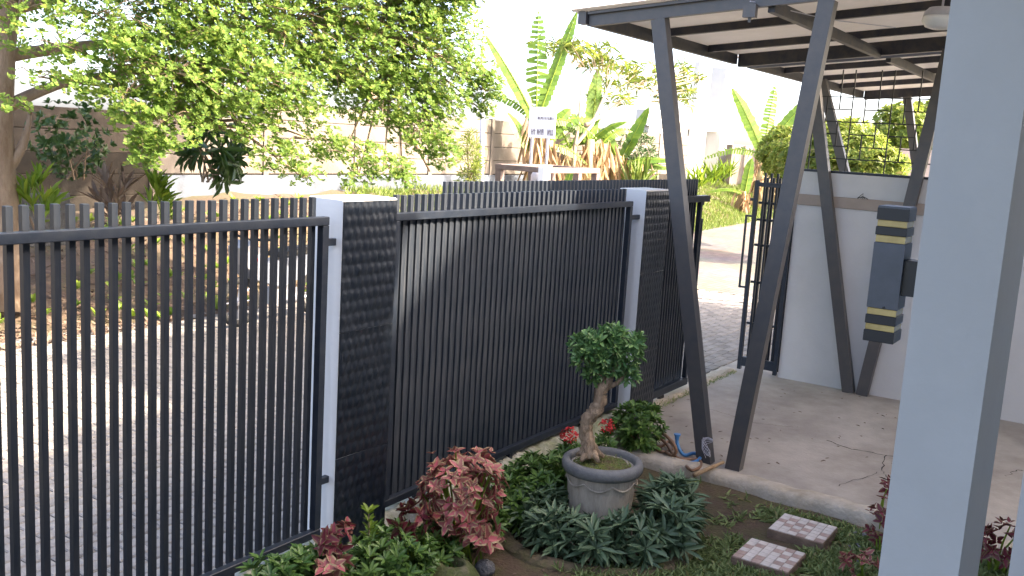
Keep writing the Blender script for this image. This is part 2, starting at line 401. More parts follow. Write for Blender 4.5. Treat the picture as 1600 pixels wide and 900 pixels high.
# brick texture for the road beyond the modelled pavers
pm = bpy.data.materials.new('distant_paving'); pm.use_nodes = True
n = pm.node_tree.nodes; l = pm.node_tree.links; p = n['Principled BSDF']; p.inputs['Roughness'].default_value = 0.9
tc = n.new('ShaderNodeTexCoord'); bk = n.new('ShaderNodeTexBrick'); bk.inputs['Scale'].default_value = 1.0
bk.inputs['Brick Width'].default_value = 0.21; bk.inputs['Row Height'].default_value = 0.105; bk.inputs['Mortar Size'].default_value = 0.006
bk.inputs['Color1'].default_value = (0.24,0.22,0.20,1); bk.inputs['Color2'].default_value = (0.18,0.165,0.15,1); bk.inputs['Mortar'].default_value = (0.11,0.10,0.08,1)
nz = n.new('ShaderNodeTexNoise'); nz.inputs['Scale'].default_value = 0.8; nz.inputs['Detail'].default_value = 8
mx = n.new('ShaderNodeMix'); mx.data_type = 'RGBA'; mx.blend_type = 'MULTIPLY'; mx.inputs[0].default_value = 0.6
l.new(tc.outputs['Object'], bk.inputs['Vector']); l.new(tc.outputs['Object'], nz.inputs['Vector']); l.new(bk.outputs[0], mx.inputs[6]); l.new(nz.outputs['Color'], mx.inputs[7]); l.new(mx.outputs[2], p.inputs['Base Color'])
mb = MB(); mb.box((15.06,3.62,-0.02),(60,11.2,-0.004)); link('distant_paving', mb, pm, road)
# pavers: the nearest ones in view are pieces of their own
PB, PA = 0.21, 0.105
def paver_mesh():
    mb = MB(); a, b, e = PB/2-.003, PA/2-.003, .008
    vs = []
    for z, k in ((-.05,0),(-.008,0),(0,e)): vs += [(-a+k,-b+k,z),(a-k,-b+k,z),(a-k,b-k,z),(-a+k,b-k,z)]
    fs = [(8,9,10,11)]
    for q in range(2):
        for i in range(4): j=(i+1)%4; fs.append((q*4+i,q*4+j,q*4+4+j,q*4+4+i))
    mb.add(vs, fs); return mb
cells = []
for j in range(int((9.5-3.64)/PA)):
    for i in range(int((15.1-0.4)/PB)):
        x = 0.5+i*PB+(0.5*PB if j%2 else 0); y = 3.70+j*PA
        if x > 15.09: continue
        q, dz = proj((x,y,0))
        if dz > 0.5 and -60 < q[0] < 1650 and q[1] < 960: cells.append((x,y,rnd.uniform(-.004,.002),rnd.uniform(-.02,.02)))
pv = paver_mesh(); pme = pv.mesh('paver'); pme.materials.append(M['paver'])
def seen(c):
    q, dz = proj((c[0],c[1],0)); return 0 <= q[0] < 510 and q[1] < 900
near = sorted([c for c in cells if seen(c)], key=lambda c: c[0]**2+c[1]**2)[:300]
ns = set(near)
for c in near:
    o = link('paver', pme, None, road, (c[0],c[1],c[2])); o.rotation_euler.z = c[3]
mb = MB()
for c in cells:
    if c in ns: continue
    mb.add([(c[0]+v[0]*math.cos(c[3])-v[1]*math.sin(c[3]), c[1]+v[1]*math.cos(c[3])+v[0]*math.sin(c[3]), c[2]+v[2]) for v in pv.v], pv.f)
tag(link('paver_field', mb, M['paver'], road), kind='stuff')
# verge bank
def edge_y(x): return 9.05 + 0.07*(x-5)*(1 if x > 5 else .3)
def bankz(x, y):
    t = max(0, min(1, (y-edge_y(x))/3.6)); s = t*t*(3-2*t)
    return -0.03 + (1.08 - .22*max(0,min(1,(10.5-x)/1.2)))*s + 0.03*math.sin(2.3*x+y)*s + 0.04*math.sin(5.1*x)*math.sin(4.3*y)*min(1,s*4) 
mb = MB(); mb.grid(160, 40, lambda a, b: (lambda x: (lambda y: (x, y, bankz(x, y)))(edge_y(x)-.12+b*9))(-6+66*a)); struct('verge_bank', mb, M['bank'], sm=True)
# kerb stones / leaf litter / weeds on the bank
lv = Leaves(); nL = 9000
x = rng.uniform(3, 14, nL); y = np.array([edge_y(a) for a in x]) + rng.uniform(-.15, 1, nL)**2*3.2
P = np.stack([x, y, [bankz(a,b)+.02 for a,b in zip(x,y)]], 1)
a = randdirs(nL); a[:,2] *= .5
lv.add(P, a, randdirs(nL)*.7+np.array([0,-.4,1]), rng.uniform(.04,.12,nL), rng.uniform(.02,.05,nL))
tag(link('leaf_litter', lv.mesh('leaf_litter'), M['lf_litter']), 'brown fallen leaves littering the verge bank', 'leaf litter', kind='stuff')
lv = Leaves(); nL = 240
x = rng.uniform(3, 14, nL); y = np.array([edge_y(a) for a in x]) + rng.uniform(.1, 3.2, nL)
P = np.stack([x, y, [bankz(a,b)+.04 for a,b in zip(x,y)]], 1)
rosettes(lv, P, np.array([0,-.3,1.0]), 8, .13, .05, .8)
tag(link('weeds', lv.mesh('weeds'), M['lf_weed']), 'bright green weeds sprouting on the verge bank', 'weeds', kind='stuff')
lv = Leaves(); nL = 60000
x = rng.uniform(14, 48, nL); y = np.array([edge_y(a) for a in x]) + rng.uniform(.0, 5.5, nL)
P = np.stack([x, y, [bankz(a,b) for a,b in zip(x,y)]], 1)
lv.add(P, randdirs(nL)*.5+np.array([0,0,.8]), randdirs(nL), rng.uniform(.08,.22,nL), rng.uniform(.012,.03,nL), t1=.3, w1=1, t2=.7, w2=.6)
tag(link('bank_grass', lv.mesh('bank_grass'), M['lf_bankgrass']), 'light green grass covering the far end of the bank', 'grass', kind='stuff')

# lawn grass in the garden
def lawn_density(x, y):
    d = 0
    d += max(0, 1-((x-5.45)/.95)**2-((y-1.15)/1.05)**2)*1.5
    d += max(0, 1-((x-4.8)/.5)**2-((y-2.05)/.45)**2)*1.2
    d += max(0, 1-((x-6.15)/.22)**2-((y-.9)/1.0)**2)*1.6
    d *= 0.42+.75*math.sin(5*x+1.3)*math.sin(4.2*y+.5)+.5*math.sin(11*x)*math.sin(13*y)
    return d
tiles = [((5.745,1.365),(6.075,1.715)), ((5.19,1.405),(5.53,1.745))]
pts = []
while len(pts) < 6500:
    x, y = rnd.uniform(3.9,6.38), rnd.uniform(-.2,2.5)
    if rnd.random() > lawn_density(x,y)*1.2+0.01: continue
    if any(a[0]-.005<x<b[0]+.005 and a[1]-.005<y<b[1]+.005 for a,b in tiles): continue
    pts.append((x,y,soilz(x,y)))
lv = Leaves(); P = np.array(pts)
for j in range(4):
    a = randdirs(len(P)); a[:,2] = np.abs(a[:,2])*.6+.35
    lv.add(P+rng.normal(size=P.shape)*[.008,.008,0], a, randdirs(len(P))*.4+np.array([0,0,1]), rng.uniform(.03,.075,len(P)), rng.uniform(.008,.016,len(P)), t1=.3, w1=1, t2=.7, w2=.8, droop=.35)
tag(link('lawn_grass', lv.mesh('lawn_grass'), M['lf_grass']), 'patchy short grass round the stepping slabs', 'grass', kind='stuff')

# ================================================================== FENCE
mb = MB()
def plinth(a, b):
    x = -0.5+7.25*a; prof = [(3.13,-.12),(3.132,.10),(3.15,.16),(3.21,.175),(3.235,.20),(3.25,.235),(3.30,.245),(3.36,.235),(3.42,.17),(3.48,.12),(3.50,-.1)]
    k = min(int(round(b*10)),10); y, z = prof[k]
    wob = .010*math.sin(41*x)+.007*math.sin(97*x+2)
    return (x, y + (.006*math.sin(19*x) if k in (1,2,3) else (wob*.5 if k in (4,5) else 0)), z + (wob if 4 <= k <= 7 else 0))
mb.grid(420, 10, plinth)
tag(link('fence_plinth', mb, M['mortar'], sm=True), 'low pale concrete plinth with ragged mortar under the slatted fence', 'plinth')
SP = 0.0592
slat_mb = MB(); slat_mb.box((-.0128,0,0),(.0128,.025,1.70), .0018)
slat_me = slat_mb.mesh('slat'); slat_me.materials.append(M['slat'])
slat_dusty = slat_mb.mesh('slat'); slat_dusty.materials.append(M['dusty'])
def fence(x0, x1, label, first, sme=None):
    t = thing('slatted_fence', label, 'fence', ((x0+x1)/2, 3.30, 0.0), 'slatted fence panels')
    y0, y1 = 3.278, 3.318
    mb = MB(); mb.box((x0,y0,1.872),(x1,y1,1.914),.003); link('top_rail', mb, M['metal'], t)
    mb = MB(); mb.box((x0,y0,.278),(x1,y1,.320),.003); link('bottom_rail', mb, M['metal'], t)
    for a in (x0, x1-.04):
        mb = MB(); mb.box((a,y0+.001,.3205),(a+.04,y1-.001,1.8715),.003); link('frame_post', mb, M['metal'], t)
    x = first
    while x < x1-.05:
        if x > x0+.05: link('slat', sme or slat_me, None, t, (x+rnd.uniform(-.0012,.0012), 3.3195, .305+rnd.uniform(-.002,.002)))
        x += SP
    x = x0+.28
    while x < x1-.1:
        mb = MB(); mb.box((x,3.285,.20),(x+.04,3.312,.2775)); link('foot', mb, M['metal'], t); x += .98
    return t
f1 = fence(0.55, 3.375, 'black slatted steel fence panel at the left, the street showing between its bars', 1.83-17*SP)
for z in (1.77,.55):
    mb = MB(); mb.box((3.3755,3.283,z),(3.44,3.313,z+.035),.002); link('bracket', mb, M['metal'], f1)
f2 = fence(3.865, 6.655, 'black slatted steel fence panel between the two white pillars', 3.93, slat_dusty)
mb = MB(); mb.box((3.906,3.331,.30),(6.614,3.3345,1.90)); link('backing_sheet', mb, M['dusty'], f2)
for z in (1.77,):
    mb = MB(); mb.box((6.6555,3.283,z),(6.80,3.313,z+.035),.002); link('bracket', mb, M['metal'], f2)

def pillar(x0, x1, label):
    y0, y1, zt = 3.245, 3.475, 2.0
    t = thing('gate_pillar', label, 'pillar', ((x0+x1)/2, (y0+y1)/2, 0), 'fence pillars')
    mb = MB(); mb.box((x0,y0,-.05),(x1,y1,zt),.006); link('body', mb, M['pillarwhite'], t)
    cw, ch = .047, .062
    zs = [0.02,.68,1.335,1.99]
    for s in range(3):
        za, zb = zs[s]+.0015, zs[s+1]-.0015
        nx = 40; nz_ = int((zb-za)/.0078)
        ph = [[rnd.uniform(.5,1.0) for _ in range(40)] for _ in range(60)]
        def fn(a, b, za=za, zb=zb, ph=ph):
            x = x0+.002+(x1-x0-.004)*a; z = za+(zb-za)*b
            r = int(z/ch); xx = x/cw + (.5 if r%2 else 0); c = int(xx)
            fx = xx-c; fz = z/ch-r
            hgt = .0085*(math.sin(math.pi*fx)**1.2)*(.25+.75*math.sin(math.pi*fz)**1.3)*(.4+.6*ph[r%60][c%40]) + .004*math.sin(9*x+7*z)
            e = min(a,1-a)*nx
            if e < .5: hgt *= .35
            return (x, y0-.006-hgt, z)
        mb = MB(); mb.grid(nx, nz_, fn)
        # closing skirt so that the slab has thickness
        N = nx+1
        rim = [j*N for j in range(nz_+1)] ; vs = list(mb.v)
        def skirt(idx):
            for p, q in zip(idx[:-1], idx[1:]):
                mb.add([vs[p], vs[q], (vs[q][0], y0+.0005, vs[q][2]), (vs[p][0], y0+.0005, vs[p][2])], [(0,1,2,3)])
        skirt([j*N for j in range(nz_+1)]); skirt([j*N+nx for j in range(nz_+1)]); skirt(list(range(N))); skirt([nz_*N+i for i in range(N)])
        link('stone_slab', mb, M['stone'], t, sm=35)
    return t
pillar(3.43, 3.83, 'white square pillar faced with black carved stone, nearer the viewer')
pillar(6.80, 7.24, 'white square pillar faced with black stone behind the bonsai, by the driveway')

# ================================================================== SLIDING GATE
gt = thing('sliding_gate', 'dark slatted sliding gate drawn back behind the fence, wheel and loop handle at its end', 'gate', (6.4,3.54,0))
GY = 3.53
gx0, gx1 = 4.62, 8.60
gs = MB(); gs.box((-.0115,0,0),(.0115,.022,1.97),.0018); gme = gs.mesh('slat'); gme.materials.append(M['dusty'])
x = gx0+.03
while x < gx1-.02:
    z = .085
    link('slat', gme, None, gt, (x, GY+.0205, z)); x += .0555
mb = MB(); mb.box((gx0,GY-.045,1.845),(gx1+.12,GY+.018,1.905),.003); link('top_rail', mb, M['metal'], gt)
mb = MB(); mb.box((gx0,GY-.03,.06),(gx1,GY+.02,.13),.003); link('bottom_rail', mb, M['metal'], gt)
for a in (gx0, gx1-.04):
    mb = MB(); mb.box((a,GY-.022,.1305),(a+.04,GY+.018,1.8445),.003); link('frame_post', mb, M['metal'], gt)
mb = MB(); mb.box((gx0+.05,GY+.043,.2),(gx1-.045,GY+.047,1.95)); link('backing_sheet', mb, M['metal'], gt)
mb = MB(); hx0, hx1 = gx1+.001, gx1+.075
mb.box((hx0,GY-.01,1.66),(hx1,GY+.01,1.68)); mb.box((hx0,GY-.01,.86),(hx1,GY+.01,.88)); mb.box((hx1-.02,GY-.0099,.8801),(hx1,GY+.0099,1.6599)); link('loop_handle', mb, M['metal'], gt)
for a in (gx0+.5, gx1-.55):
    mb = MB(); mb.tube([(a,GY-.018,.028),(a,GY+.012,.028)], .045, 20); w = link('wheel', mb, M['rubber'], gt, sm=40)
mb = MB(); mb.tube([(gx1+.06,GY-.005,1.83),(gx1+.06,GY+.01,1.83)],.022,14); link('eyelet', mb, M['metal'], gt, sm=40)
mb = MB(); mb.box((gx1-.10,GY-.07,.70),(gx1-.02,GY-.024,.715)); link('latch', mb, M['metal'], gt)
# ground rail with pale ragged mortar
mb = MB()
def grail(a, b):
    x = 6.6+3.2*a; k = int(round(b*4)); y = [3.44,3.455,3.53,3.60,3.615][k]; z = [-.01,.016,.026,.016,-.01][k]
    return (x, y+.012*math.sin(23*x+k)+.006*math.sin(61*x), z)
mb.grid(140, 4, grail)
struct('gate_track_kerb', mb, M['kerb'], sm=True)

# narrow gate leaf at the end of the boundary wall
lf = thing('gate_leaf', 'narrow dark slatted gate leaf standing open against the end of the white wall', 'gate', (9.84,3.25,0))
LX = 9.83
def lfbox(name, a, b, bev=.002): mb = MB(); mb.box(a, b, bev); return link(name, mb, M['metal'], lf)
lfbox('frame_post', (LX-.02,3.405,.02),(LX+.02,3.445,2.05))
lfbox('frame_post', (LX-.02,3.015,.02),(LX+.02,3.055,2.05))
lfbox('top_rail', (LX-.018,3.0555,1.985),(LX+.018,3.4045,2.03))
lfbox('bottom_rail', (LX-.018,3.0555,.06),(LX+.018,3.4045,.16))
ls = MB(); ls.box((0,-.011,0),(.022,.011,2.0),.0015); lsm = ls.mesh('slat'); lsm.materials.append(M['slat'])
for i in range(5): link('slat', lsm, None, lf, (LX+.02, 3.09+i*.066, .13))
for i in range(6): link('slat', lsm, None, lf, (LX+.168, 3.045+i*.066, .08))
for z in (.5,.95,1.35,1.62,1.80): lfbox('cross_bar', (LX+.10,3.03,z),(LX+.125,3.43,z+.025))
for y in (3.03,3.35): lfbox('rear_post', (LX+.126,y,.03),(LX+.165,y+.04,1.98))
mb = MB(); mb.box((LX-.01,3.4455,1.66),(LX+.01,3.52,1.68)); mb.box((LX-.01,3.4455,.90),(LX+.01,3.52,.92)); mb.box((LX-.0099,3.50,.9201),(LX+.0099,3.52,1.6599)); link('loop_handle', mb, M['metal'], lf)
mb = MB(); mb.box((LX-.022,3.4452,1.83),(LX+.0,3.48,1.86)); link('latch', mb, M['metal'], lf)

# ================================================================== WHITE BOUNDARY WALL
bw = thing('boundary_wall', 'white plastered side wall of the carport with a beige band', 'wall', (9.95,0,0))
mb = MB(); mb.box((9.85,-6,-.05),(9.99,3.005,2.175),.004); link('wall_body', mb, M['white'], bw)
mb = MB(); mb.box((9.828,-6,1.835),(9.8495,3.02,1.945),.003); link('beige_band', mb, M['band'], bw)
mb = MB(); mb.box((9.86,-6,2.1755),(9.98,3.0,2.20),.003); link('cap_rail', mb, M['metal'], bw)
mb = MB(); pp = onx(1348,309,9.80)
for q in ((-.05,.02,.0),(.05,-.02,.0),(.0,.05,.03)): mb.tube([pp+np.array([0,q[0],-.01]), pp+np.array([0,0,.012+q[2]]), pp+np.array([0,q[1],-.008])], .004, 5)
link('bent_wire', mb, M['wire'], bw)
# grille
gr = thing('rod_grille', 'thin black rod grille in a stepped rectangle pattern above the white wall', 'grille', (9.92,1,2.2))
un = .124; W3 = un*3
def rod(y0, z0, y1, z1):
    mb = MB(); a, b = .0055, .0055
    dx = 0.0 if y0 == y1 else 0.0112
    mb.beam((9.92+dx, y0, z0), (9.92+dx, y1, z1), .011, .011, up=(1,0,0)); link('rod', mb, M['wire'], gr)
zt0 = 2.2005; top = 3.20
for cidx in range(9):
    yL = 2.94 - cidx*W3; yR = yL - W3
    def Y(t): return yL - t*un
    def Zk(k): return min(zt0 + k*un*.985, top)
    rod(yL, zt0, yL, top)
    for k in (1,4,6): rod(yL, Zk(k), yR, Zk(k))
    rod(Y(1), Zk(5), yR, Zk(5)); rod(yL, Zk(3), Y(2), Zk(3)); rod(Y(1), Zk(2), yR, Zk(2))
    rod(Y(1), Zk(4), Y(1), Zk(6)); rod(Y(2), Zk(5), Y(2), top); rod(Y(2), Zk(2), Y(2), Zk(4)); rod(Y(1), Zk(1), Y(1), Zk(3))

# ================================================================== CARPORTS
SL = 0.085
def zr(y): return 3.335 + SL*(3.85-y)          # underside of the sheet
def corr_sheet(x0, x1, ya, yb, dz=0.0):
    mb = MB(); n = int((x1-x0)/.019)
    prof = [(x0+(x1-x0)*i/n, .009*math.sin(2*math.pi*i/4)) for i in range(n+1)]
    vs = []; fs = []
    for j, y in enumerate((ya, yb)):
        for s in (0,1):
            for x, h in prof: vs.append((x, y, zr(y)+.010+h+s*.003+dz))
    N = n+1
    for i in range(n):
        fs.append((i, i+1, 2*N+i+1, 2*N+i)); fs.append((N+i, 3*N+i, 3*N+i+1, N+i+1))
        fs.append((i, N+i, N+i+1, i+1)); fs.append((2*N+i, 2*N+i+1, 3*N+i+1, 3*N+i))
    mb.add(vs, fs); return mb
def carport(label, x0, x1, purl, fronts, legs, ceil=None):
    t = thing('carport', label, 'carport', ((x0+x1)/2, 2.0, 0))
    link('roof_sheet', corr_sheet(x0-.10, x1+.06, 3.92, -2.5), M['soffit'], t, sm=40)
    def vb(name, x, w, h, ya, yb, m='navy'):
        mb = MB(); d = .001
        mb.add([(x-w/2,ya,zr(ya)-d-h),(x+w/2,ya,zr(ya)-d-h),(x+w/2,yb,zr(yb)-d-h),(x-w/2,yb,zr(yb)-d-h),(x-w/2,ya,zr(ya)-d),(x+w/2,ya,zr(ya)-d),(x+w/2,yb,zr(yb)-d),(x-w/2,yb,zr(yb)-d)],
               [(0,1,2,3),(7,6,5,4),(0,4,5,1),(1,5,6,2),(2,6,7,3),(3,7,4,0)])
        return link(name, mb, M[m], t)
    vb('front_beam', x0, .05, .115, 3.78, -2.5, 'post')
    mb = MB(); mb.beam((x0-.04,3.78,zr(3.78)-.02),(x0-.04,-2.5,zr(-2.5)-.02), .03, .02); link('beam_lip', mb, M['post'], t)
    for x in purl: vb('purlin', x, .05, .065, 3.77, -2.5)
    vb('rear_beam', x1, .07, .13, 3.77, -2.5)
    for y, h in ((3.80,.105),(2.36,.085),(0.95,.085)):
        mb = MB(); mb.box((x0+.027,y-.025,zr(y)-h-.068 if y<3.7 else zr(y)-h),(x1-.037,y+.025,zr(y)-.069 if y<3.7 else zr(y)-.004)); link('rafter', mb, M['navy'], t)
    mb = MB(); mb.box((x0-.06,3.79,zr(3.8)-.10),(x0+.02,3.86,zr(3.8)-.004)); link('beam_end_cap', mb, M['post'], t)
    for a, b in legs:
        mb = MB(); mb.beam(a, b, .11, .09, up=(1,0,0)); link('slanted_leg', mb, M['post'], t)
    return t
cp = carport('near carport with beige sheet roof and V legs standing by the garden kerb', 6.68, 9.88, (7.85,9.05), None,
    [((6.70,2.52,-.01),(6.70,3.20,zr(3.2)-.117)), ((6.70,2.30,-.01),(6.70,1.97,zr(1.97)-.117)),
     ((9.785,2.25,0),(9.815,2.99,zr(3.0)-.132)), ((9.785,2.12,0),(9.815,1.72,zr(1.72)-.132))])
mb = MB(); c = onx(1170,20,6.60); mb.box((c[0],c[1]-.045,c[2]-.03),(c[0]+.05,c[1]+.045,c[2]+.06)); mb.box((c[0]+.02,c[1]-.01,c[2]-.06),(c[0]+.03,c[1]+.01,c[2]-.0301)); link('beam_bracket', mb, M['post'], cp)
mb = MB(); a = onx(1172,2,6.60); b = np.array([8.4,1.9,zr(1.9)-.09]); mid = (a+b)/2-np.array([0,0,.03])
mb.tube([a, mid, b], .004, 5); link('cable', mb, M['galv'], cp)
npc = carport('second carport roof seen beyond the white wall, on its own V legs', 10.25, 15.2, (11.4,12.6,13.8), None,
    [((12.4,2.42,0),(12.4,3.62,zr(3.6)-.08)), ((12.4,2.22,0),(12.4,1.98,zr(1.9)-.08)),
     ((15.1,2.35,0),(15.1,3.14,zr(3.1)-.132)), ((15.1,2.25,0),(15.1,1.5,zr(1.5)-.132))])
# ceiling light
c = onx(1470,33,7.35)
t = thing('ceiling_lamp', 'round frosted glass lamp under the near carport roof beside the column', 'lamp', (c[0],c[1],c[2]-.03))
mb = MB(); mb.lathe([(.015,.155),(.085,.15),(.115,.12),(.12,.095)], (c[0],c[1],c[2]-.06), 28); link('housing', mb, M['galv'], t, sm=35)
mb = MB(); mb.lathe([(.118,.094),(.125,.06),(.10,.02),(.05,.003),(.01,.0)], (c[0],c[1],c[2]-.06), 28); link('glass_bowl', mb, M['glasswhite'], t, sm=True)
mb = MB(); mb.tube([(c[0],c[1],c[2]+.094),(c[0],c[1],zr(c[1])-.002)], .008, 8); link('stem', mb, M['galv'], t)

# ================================================================== COLUMNS, LAMP, HOUSE
CX = 2.3
ya = onx(1415,560,CX)[1]; yb = onx(1545,560,CX)[1]
mb = MB(); mb.box((CX,yb,-.05),(CX+.44,ya,3.05),.004)
tag(link('porch_column', mb, M['column']), 'pale blue-grey square column in the right foreground carrying the box lamp', 'column')
y2 = onx(1590,800,3.9)[1]
mb = MB(); mb.box((3.9,y2-.2,-.05),(4.2,y2,3.05),.004)
tag(link('porch_column', mb, M['white']), 'white column just showing at the lower right edge', 'column')
# lamp
q0 = onx(1355,425,CX+.06); 
lx0 = CX+.055; ly1 = onx(1349,520,lx0)[1]; ly0 = onx(1397,525,lx0)[1]
lw = ly1-ly0
lz0 = onx(1372,535,lx0)[2]; lz1 = onx(1388,322,lx0)[2]
t = thing('wall_lamp', 'blue-grey box wall lamp with amber bands, fixed to the foreground column', 'lamp', (lx0+lw/2,(ly0+ly1)/2,lz0))
H = lz1-lz0
def lb(name, f0, f1, m, inset=0.0):
    mb = MB(); mb.box((lx0+inset,ly0+inset,lz0+H*f0),(lx0+lw*1.15-inset,ly1-inset,lz0+H*f1), .0012); return link(name, mb, M[m], t)
lb('end_cap', 0, .085, 'lampblack'); lb('amber_band', .0852, .132, 'amber', .002); lb('middle_ring', .1322, .20, 'lampblack'); lb('amber_band', .2002, .25, 'amber', .002)
lb('lamp_body', .2502, .735, 'lampbody')
lb('amber_band', .7352, .788, 'amber', .002); lb('middle_ring', .7882, .85, 'lampblack'); lb('amber_band', .8502, .898, 'amber', .002); lb('end_cap', .8982, 1.0, 'lampbody')
link('end_cap_band', (lambda b: (b.box((lx0-.0008,ly0-.0008,lz0+H*.90),(lx0+lw*1.15+.0008,ly1+.0008,lz0+H*.985)), b)[1])(MB()), M['lampblack'], t)
mb = MB(); mb.box((lx0+.012,ya+.0005,lz0+H*.36),(lx0+.062,ly0-.0005,lz0+H*.62),.001); link('bracket', mb, M['lampblack'], t)
mb = MB(); s0 = lz0+H*.262; yy = (ly0+ly1)/2-.004; mb.tube([(lx0-.003,yy,s0),(lx0+.002,yy,s0)], .003, 10); link('screw', mb, M['lampblack'], t)

# the house behind the viewpoint, whose shade covers the garden
hs = thing('house', 'two storey house behind the viewpoint that shades the garden, with unseen wing and link added to shape the light', 'house', (0,-4,0))
def gable(xa, xb, nm):
    mb = MB(); mb.add([(xa,-9.6,4.80),(xb,-9.6,4.80),(xb,-.75,4.80),(xa,-.75,4.80),(xa,-5.2,6.9),(xb,-5.2,6.9)], [(0,3,2,1),(3,2,5,4),(1,0,4,5),(0,3,4),(2,1,5)]); link(nm, mb, M['houseroof'], hs)
mb = MB(); mb.box((-6,-9,-.3),(5.3,-1.3,4.78)); link('wall', mb, M['white'], hs); gable(-6.6, 5.42, 'roof')
mb = MB(); mb.box((7.7,-13,-.3),(17,-6,8.04)); link('shade_wing_wall', mb, M['white'], hs)  # unseen wing, added to shade the carport, gate and road
mb = MB(); mb.add([(7.55,-13.6,8.06),(17.6,-13.6,8.06),(17.6,-5.4,8.06),(7.55,-5.4,8.06),(7.55,-9.5,10),(17.6,-9.5,10)], [(0,3,2,1),(3,2,5,4),(1,0,4,5),(0,3,4),(2,1,5)]); link('shade_wing_roof', mb, M['houseroof'], hs)  # wing eave set where the shade on the fence should end
mb = MB(); mb.box((5.301,-3.3,-.3),(6.40,-1.31,4.32)); link('sun_gap_wall', mb, M['white'], hs)  # unseen wall in the added gap that lets a sun patch onto the fence
mb = MB(); mb.box((5.43,-1.309,4.15),(7.6,-.75,4.32)); link('sun_gap_canopy', mb, M['white'], hs)  # unseen canopy, shaped as the lower edge of that sun patch
mb = MB(); mb.box((-6,-1.299,3.06),(4.4,.62,3.2)); link('porch_slab', mb, M['white'], hs)
mb = MB(); mb.box((-6,-1.299,-.3),(1.8,.3,.75)); link('porch_floor', mb, M['concrete'], hs)

# ================================================================== POT AND BONSAI
pc = onz(942,716,.44)
px, py = float(pc[0]), float(pc[1])
t = thing('plant_pot', 'round grey-rimmed cement pot with fluted cream body holding the bonsai', 'pot', (px,py,-.05))
mb = MB(); mb.lathe([(.165,0),(.185,.02),(.195,.06),(.19,.10),(.205,.27),(.215,.395),(.21,.42)], (px,py,-.02), 64, fn=lambda a, z: 1+.012*math.sin(26*a)*(1 if z>.07 else .2)); link('body', mb, M['potbody'], t, sm=50)
mb = MB(); mb.lathe([(.212,.300),(.236,.306),(.248,.325),(.250,.35),(.243,.372),(.225,.382),(.205,.378),(.196,.36),(.194,.31)], (px,py,.06), 64, cap=False); link('rim', mb, M['potrim'], t, sm=True)
mb = MB()
for i in range(8):
    a0 = 2*math.pi*i/8; P = [(px+(.2185)*math.cos(a0+s*math.pi/4/8), py+.2185*math.sin(a0+s*math.pi/4/8), .335-.035*math.sin(math.pi*s/8)) for s in range(9)]
    mb.tube(P, .006, 6)
link('garland_relief', mb, M['potbody'], t, sm=True)
mb = MB(); mb.grid(24, 24, lambda a, b: (lambda r, th: (px+r*math.cos(th), py+r*math.sin(th), .395+.022*(1-(r/.2)**2)+.006*math.sin(40*a)*math.sin(9*th)))(.1965*a+.0001, 2*math.pi*b)); link('mossy_soil', mb, M['moss'], t, sm=True)
lv = Leaves(); P = np.stack([px+rng.normal(0,.08,900), py+rng.normal(0,.08,900), np.full(900,.405)],1); P = P[np.hypot(P[:,0]-px,P[:,1]-py)<.18]
a = randdirs(len(P)); a[:,2] = np.abs(a[:,2]); lv.add(P, a, randdirs(len(P)), .018, .005); tag(link('moss_blades', lv.mesh('moss_blades'), M['lf_grass'], t), kind='stuff')
# bonsai
DB = float(np.hypot(px,py))
def bz(x, y, off=0.0):
    """point above the pot centre seen at that place in the photo, off metres farther"""
    r = dirpx(x,y); k = (DB+off)/math.hypot(r[0], r[1]); return O + k*r
t = thing('bonsai_tree', 'bonsai with a thick twisted trunk and round leafy head in the grey pot', 'bonsai', (px,py,.34))
path = [(922,712),(918,690),(914,672),(918,655),(930,642),(938,628),(938,612),(946,600),(955,588)]
rad = [.055,.043,.036,.040,.040,.036,.036,.030,.017]
pts = [bz(a,b) for a,b in path]
mb = MB()
# ridged trunk
fine = []; fr = []
for i in range(len(pts)-1):
    for s in range(5):
        q = s/5; fine.append(pts[i]*(1-q)+pts[i+1]*q); fr.append(rad[i]*(1-q)+rad[i+1]*q)
fine.append(pts[-1]); fr.append(rad[-1])
mb.tube(fine, fr, 22, jit=.24)
for k in range(5):
    an = k*1.3+.4; q = pts[0]
    mb.tube([q+np.array([0,0,.05]), q+np.array([.05*math.cos(an),.05*math.sin(an),.012]), q+np.array([.09*math.cos(an),.09*math.sin(an),-.012])], [.03,.022,.012], 8, jit=.1)
link('trunk', mb, M['bonsai'], t, sm=True)
for k, (a, b, o_) in enumerate(((930,570,-.03),(972,566,.02),(955,548,.06),(915,560,.0),(990,575,.03))):
    e = bz(a,b,o_); s = pts[7] if k != 4 else pts[6]
    mb = MB(); mb.tube([s, (s+e)/2+np.array([0,0,.015 if k!=4 else -.02]), e], [.02,.014,.008], 8, jit=.1); link('branch', mb, M['bonsai'], t, sm=True)
lv = Leaves(); allP = []
for (a, b, o_, rx, rz, n_) in ((935,540,0,.13,.10,170),(912,560,-.05,.085,.075,90),(985,552,.04,.095,.10,130),(962,526,.02,.09,.065,90),(925,583,-.02,.06,.06,50),(988,590,.05,.05,.045,36),(900,535,.03,.05,.045,26),(1000,535,.0,.045,.05,26),(950,575,.03,.08,.05,40)):
    c = bz(950+(a-950)*.84,550+(b-550)*.9,o_); rx *= .84; rz *= .9; P, d = ellip(n_, c, (rx,rx,rz), .45); allP.append(P); rosettes(lv, P[::3] if n_ > 60 else P[::2], d[::3 if n_ > 60 else 2]+np.array([0,0,.6]), 5, .058, .022, 1.0, fold=.25, droop=.2); rosettes(lv, P[1::4]+d[1::4]*.012, d[1::4]+np.array([0,0,.6]), 4, .05, .02, .7, fold=.25, droop=.2)
link('crown', lv.mesh('crown'), M['lf_bonsai'], t)

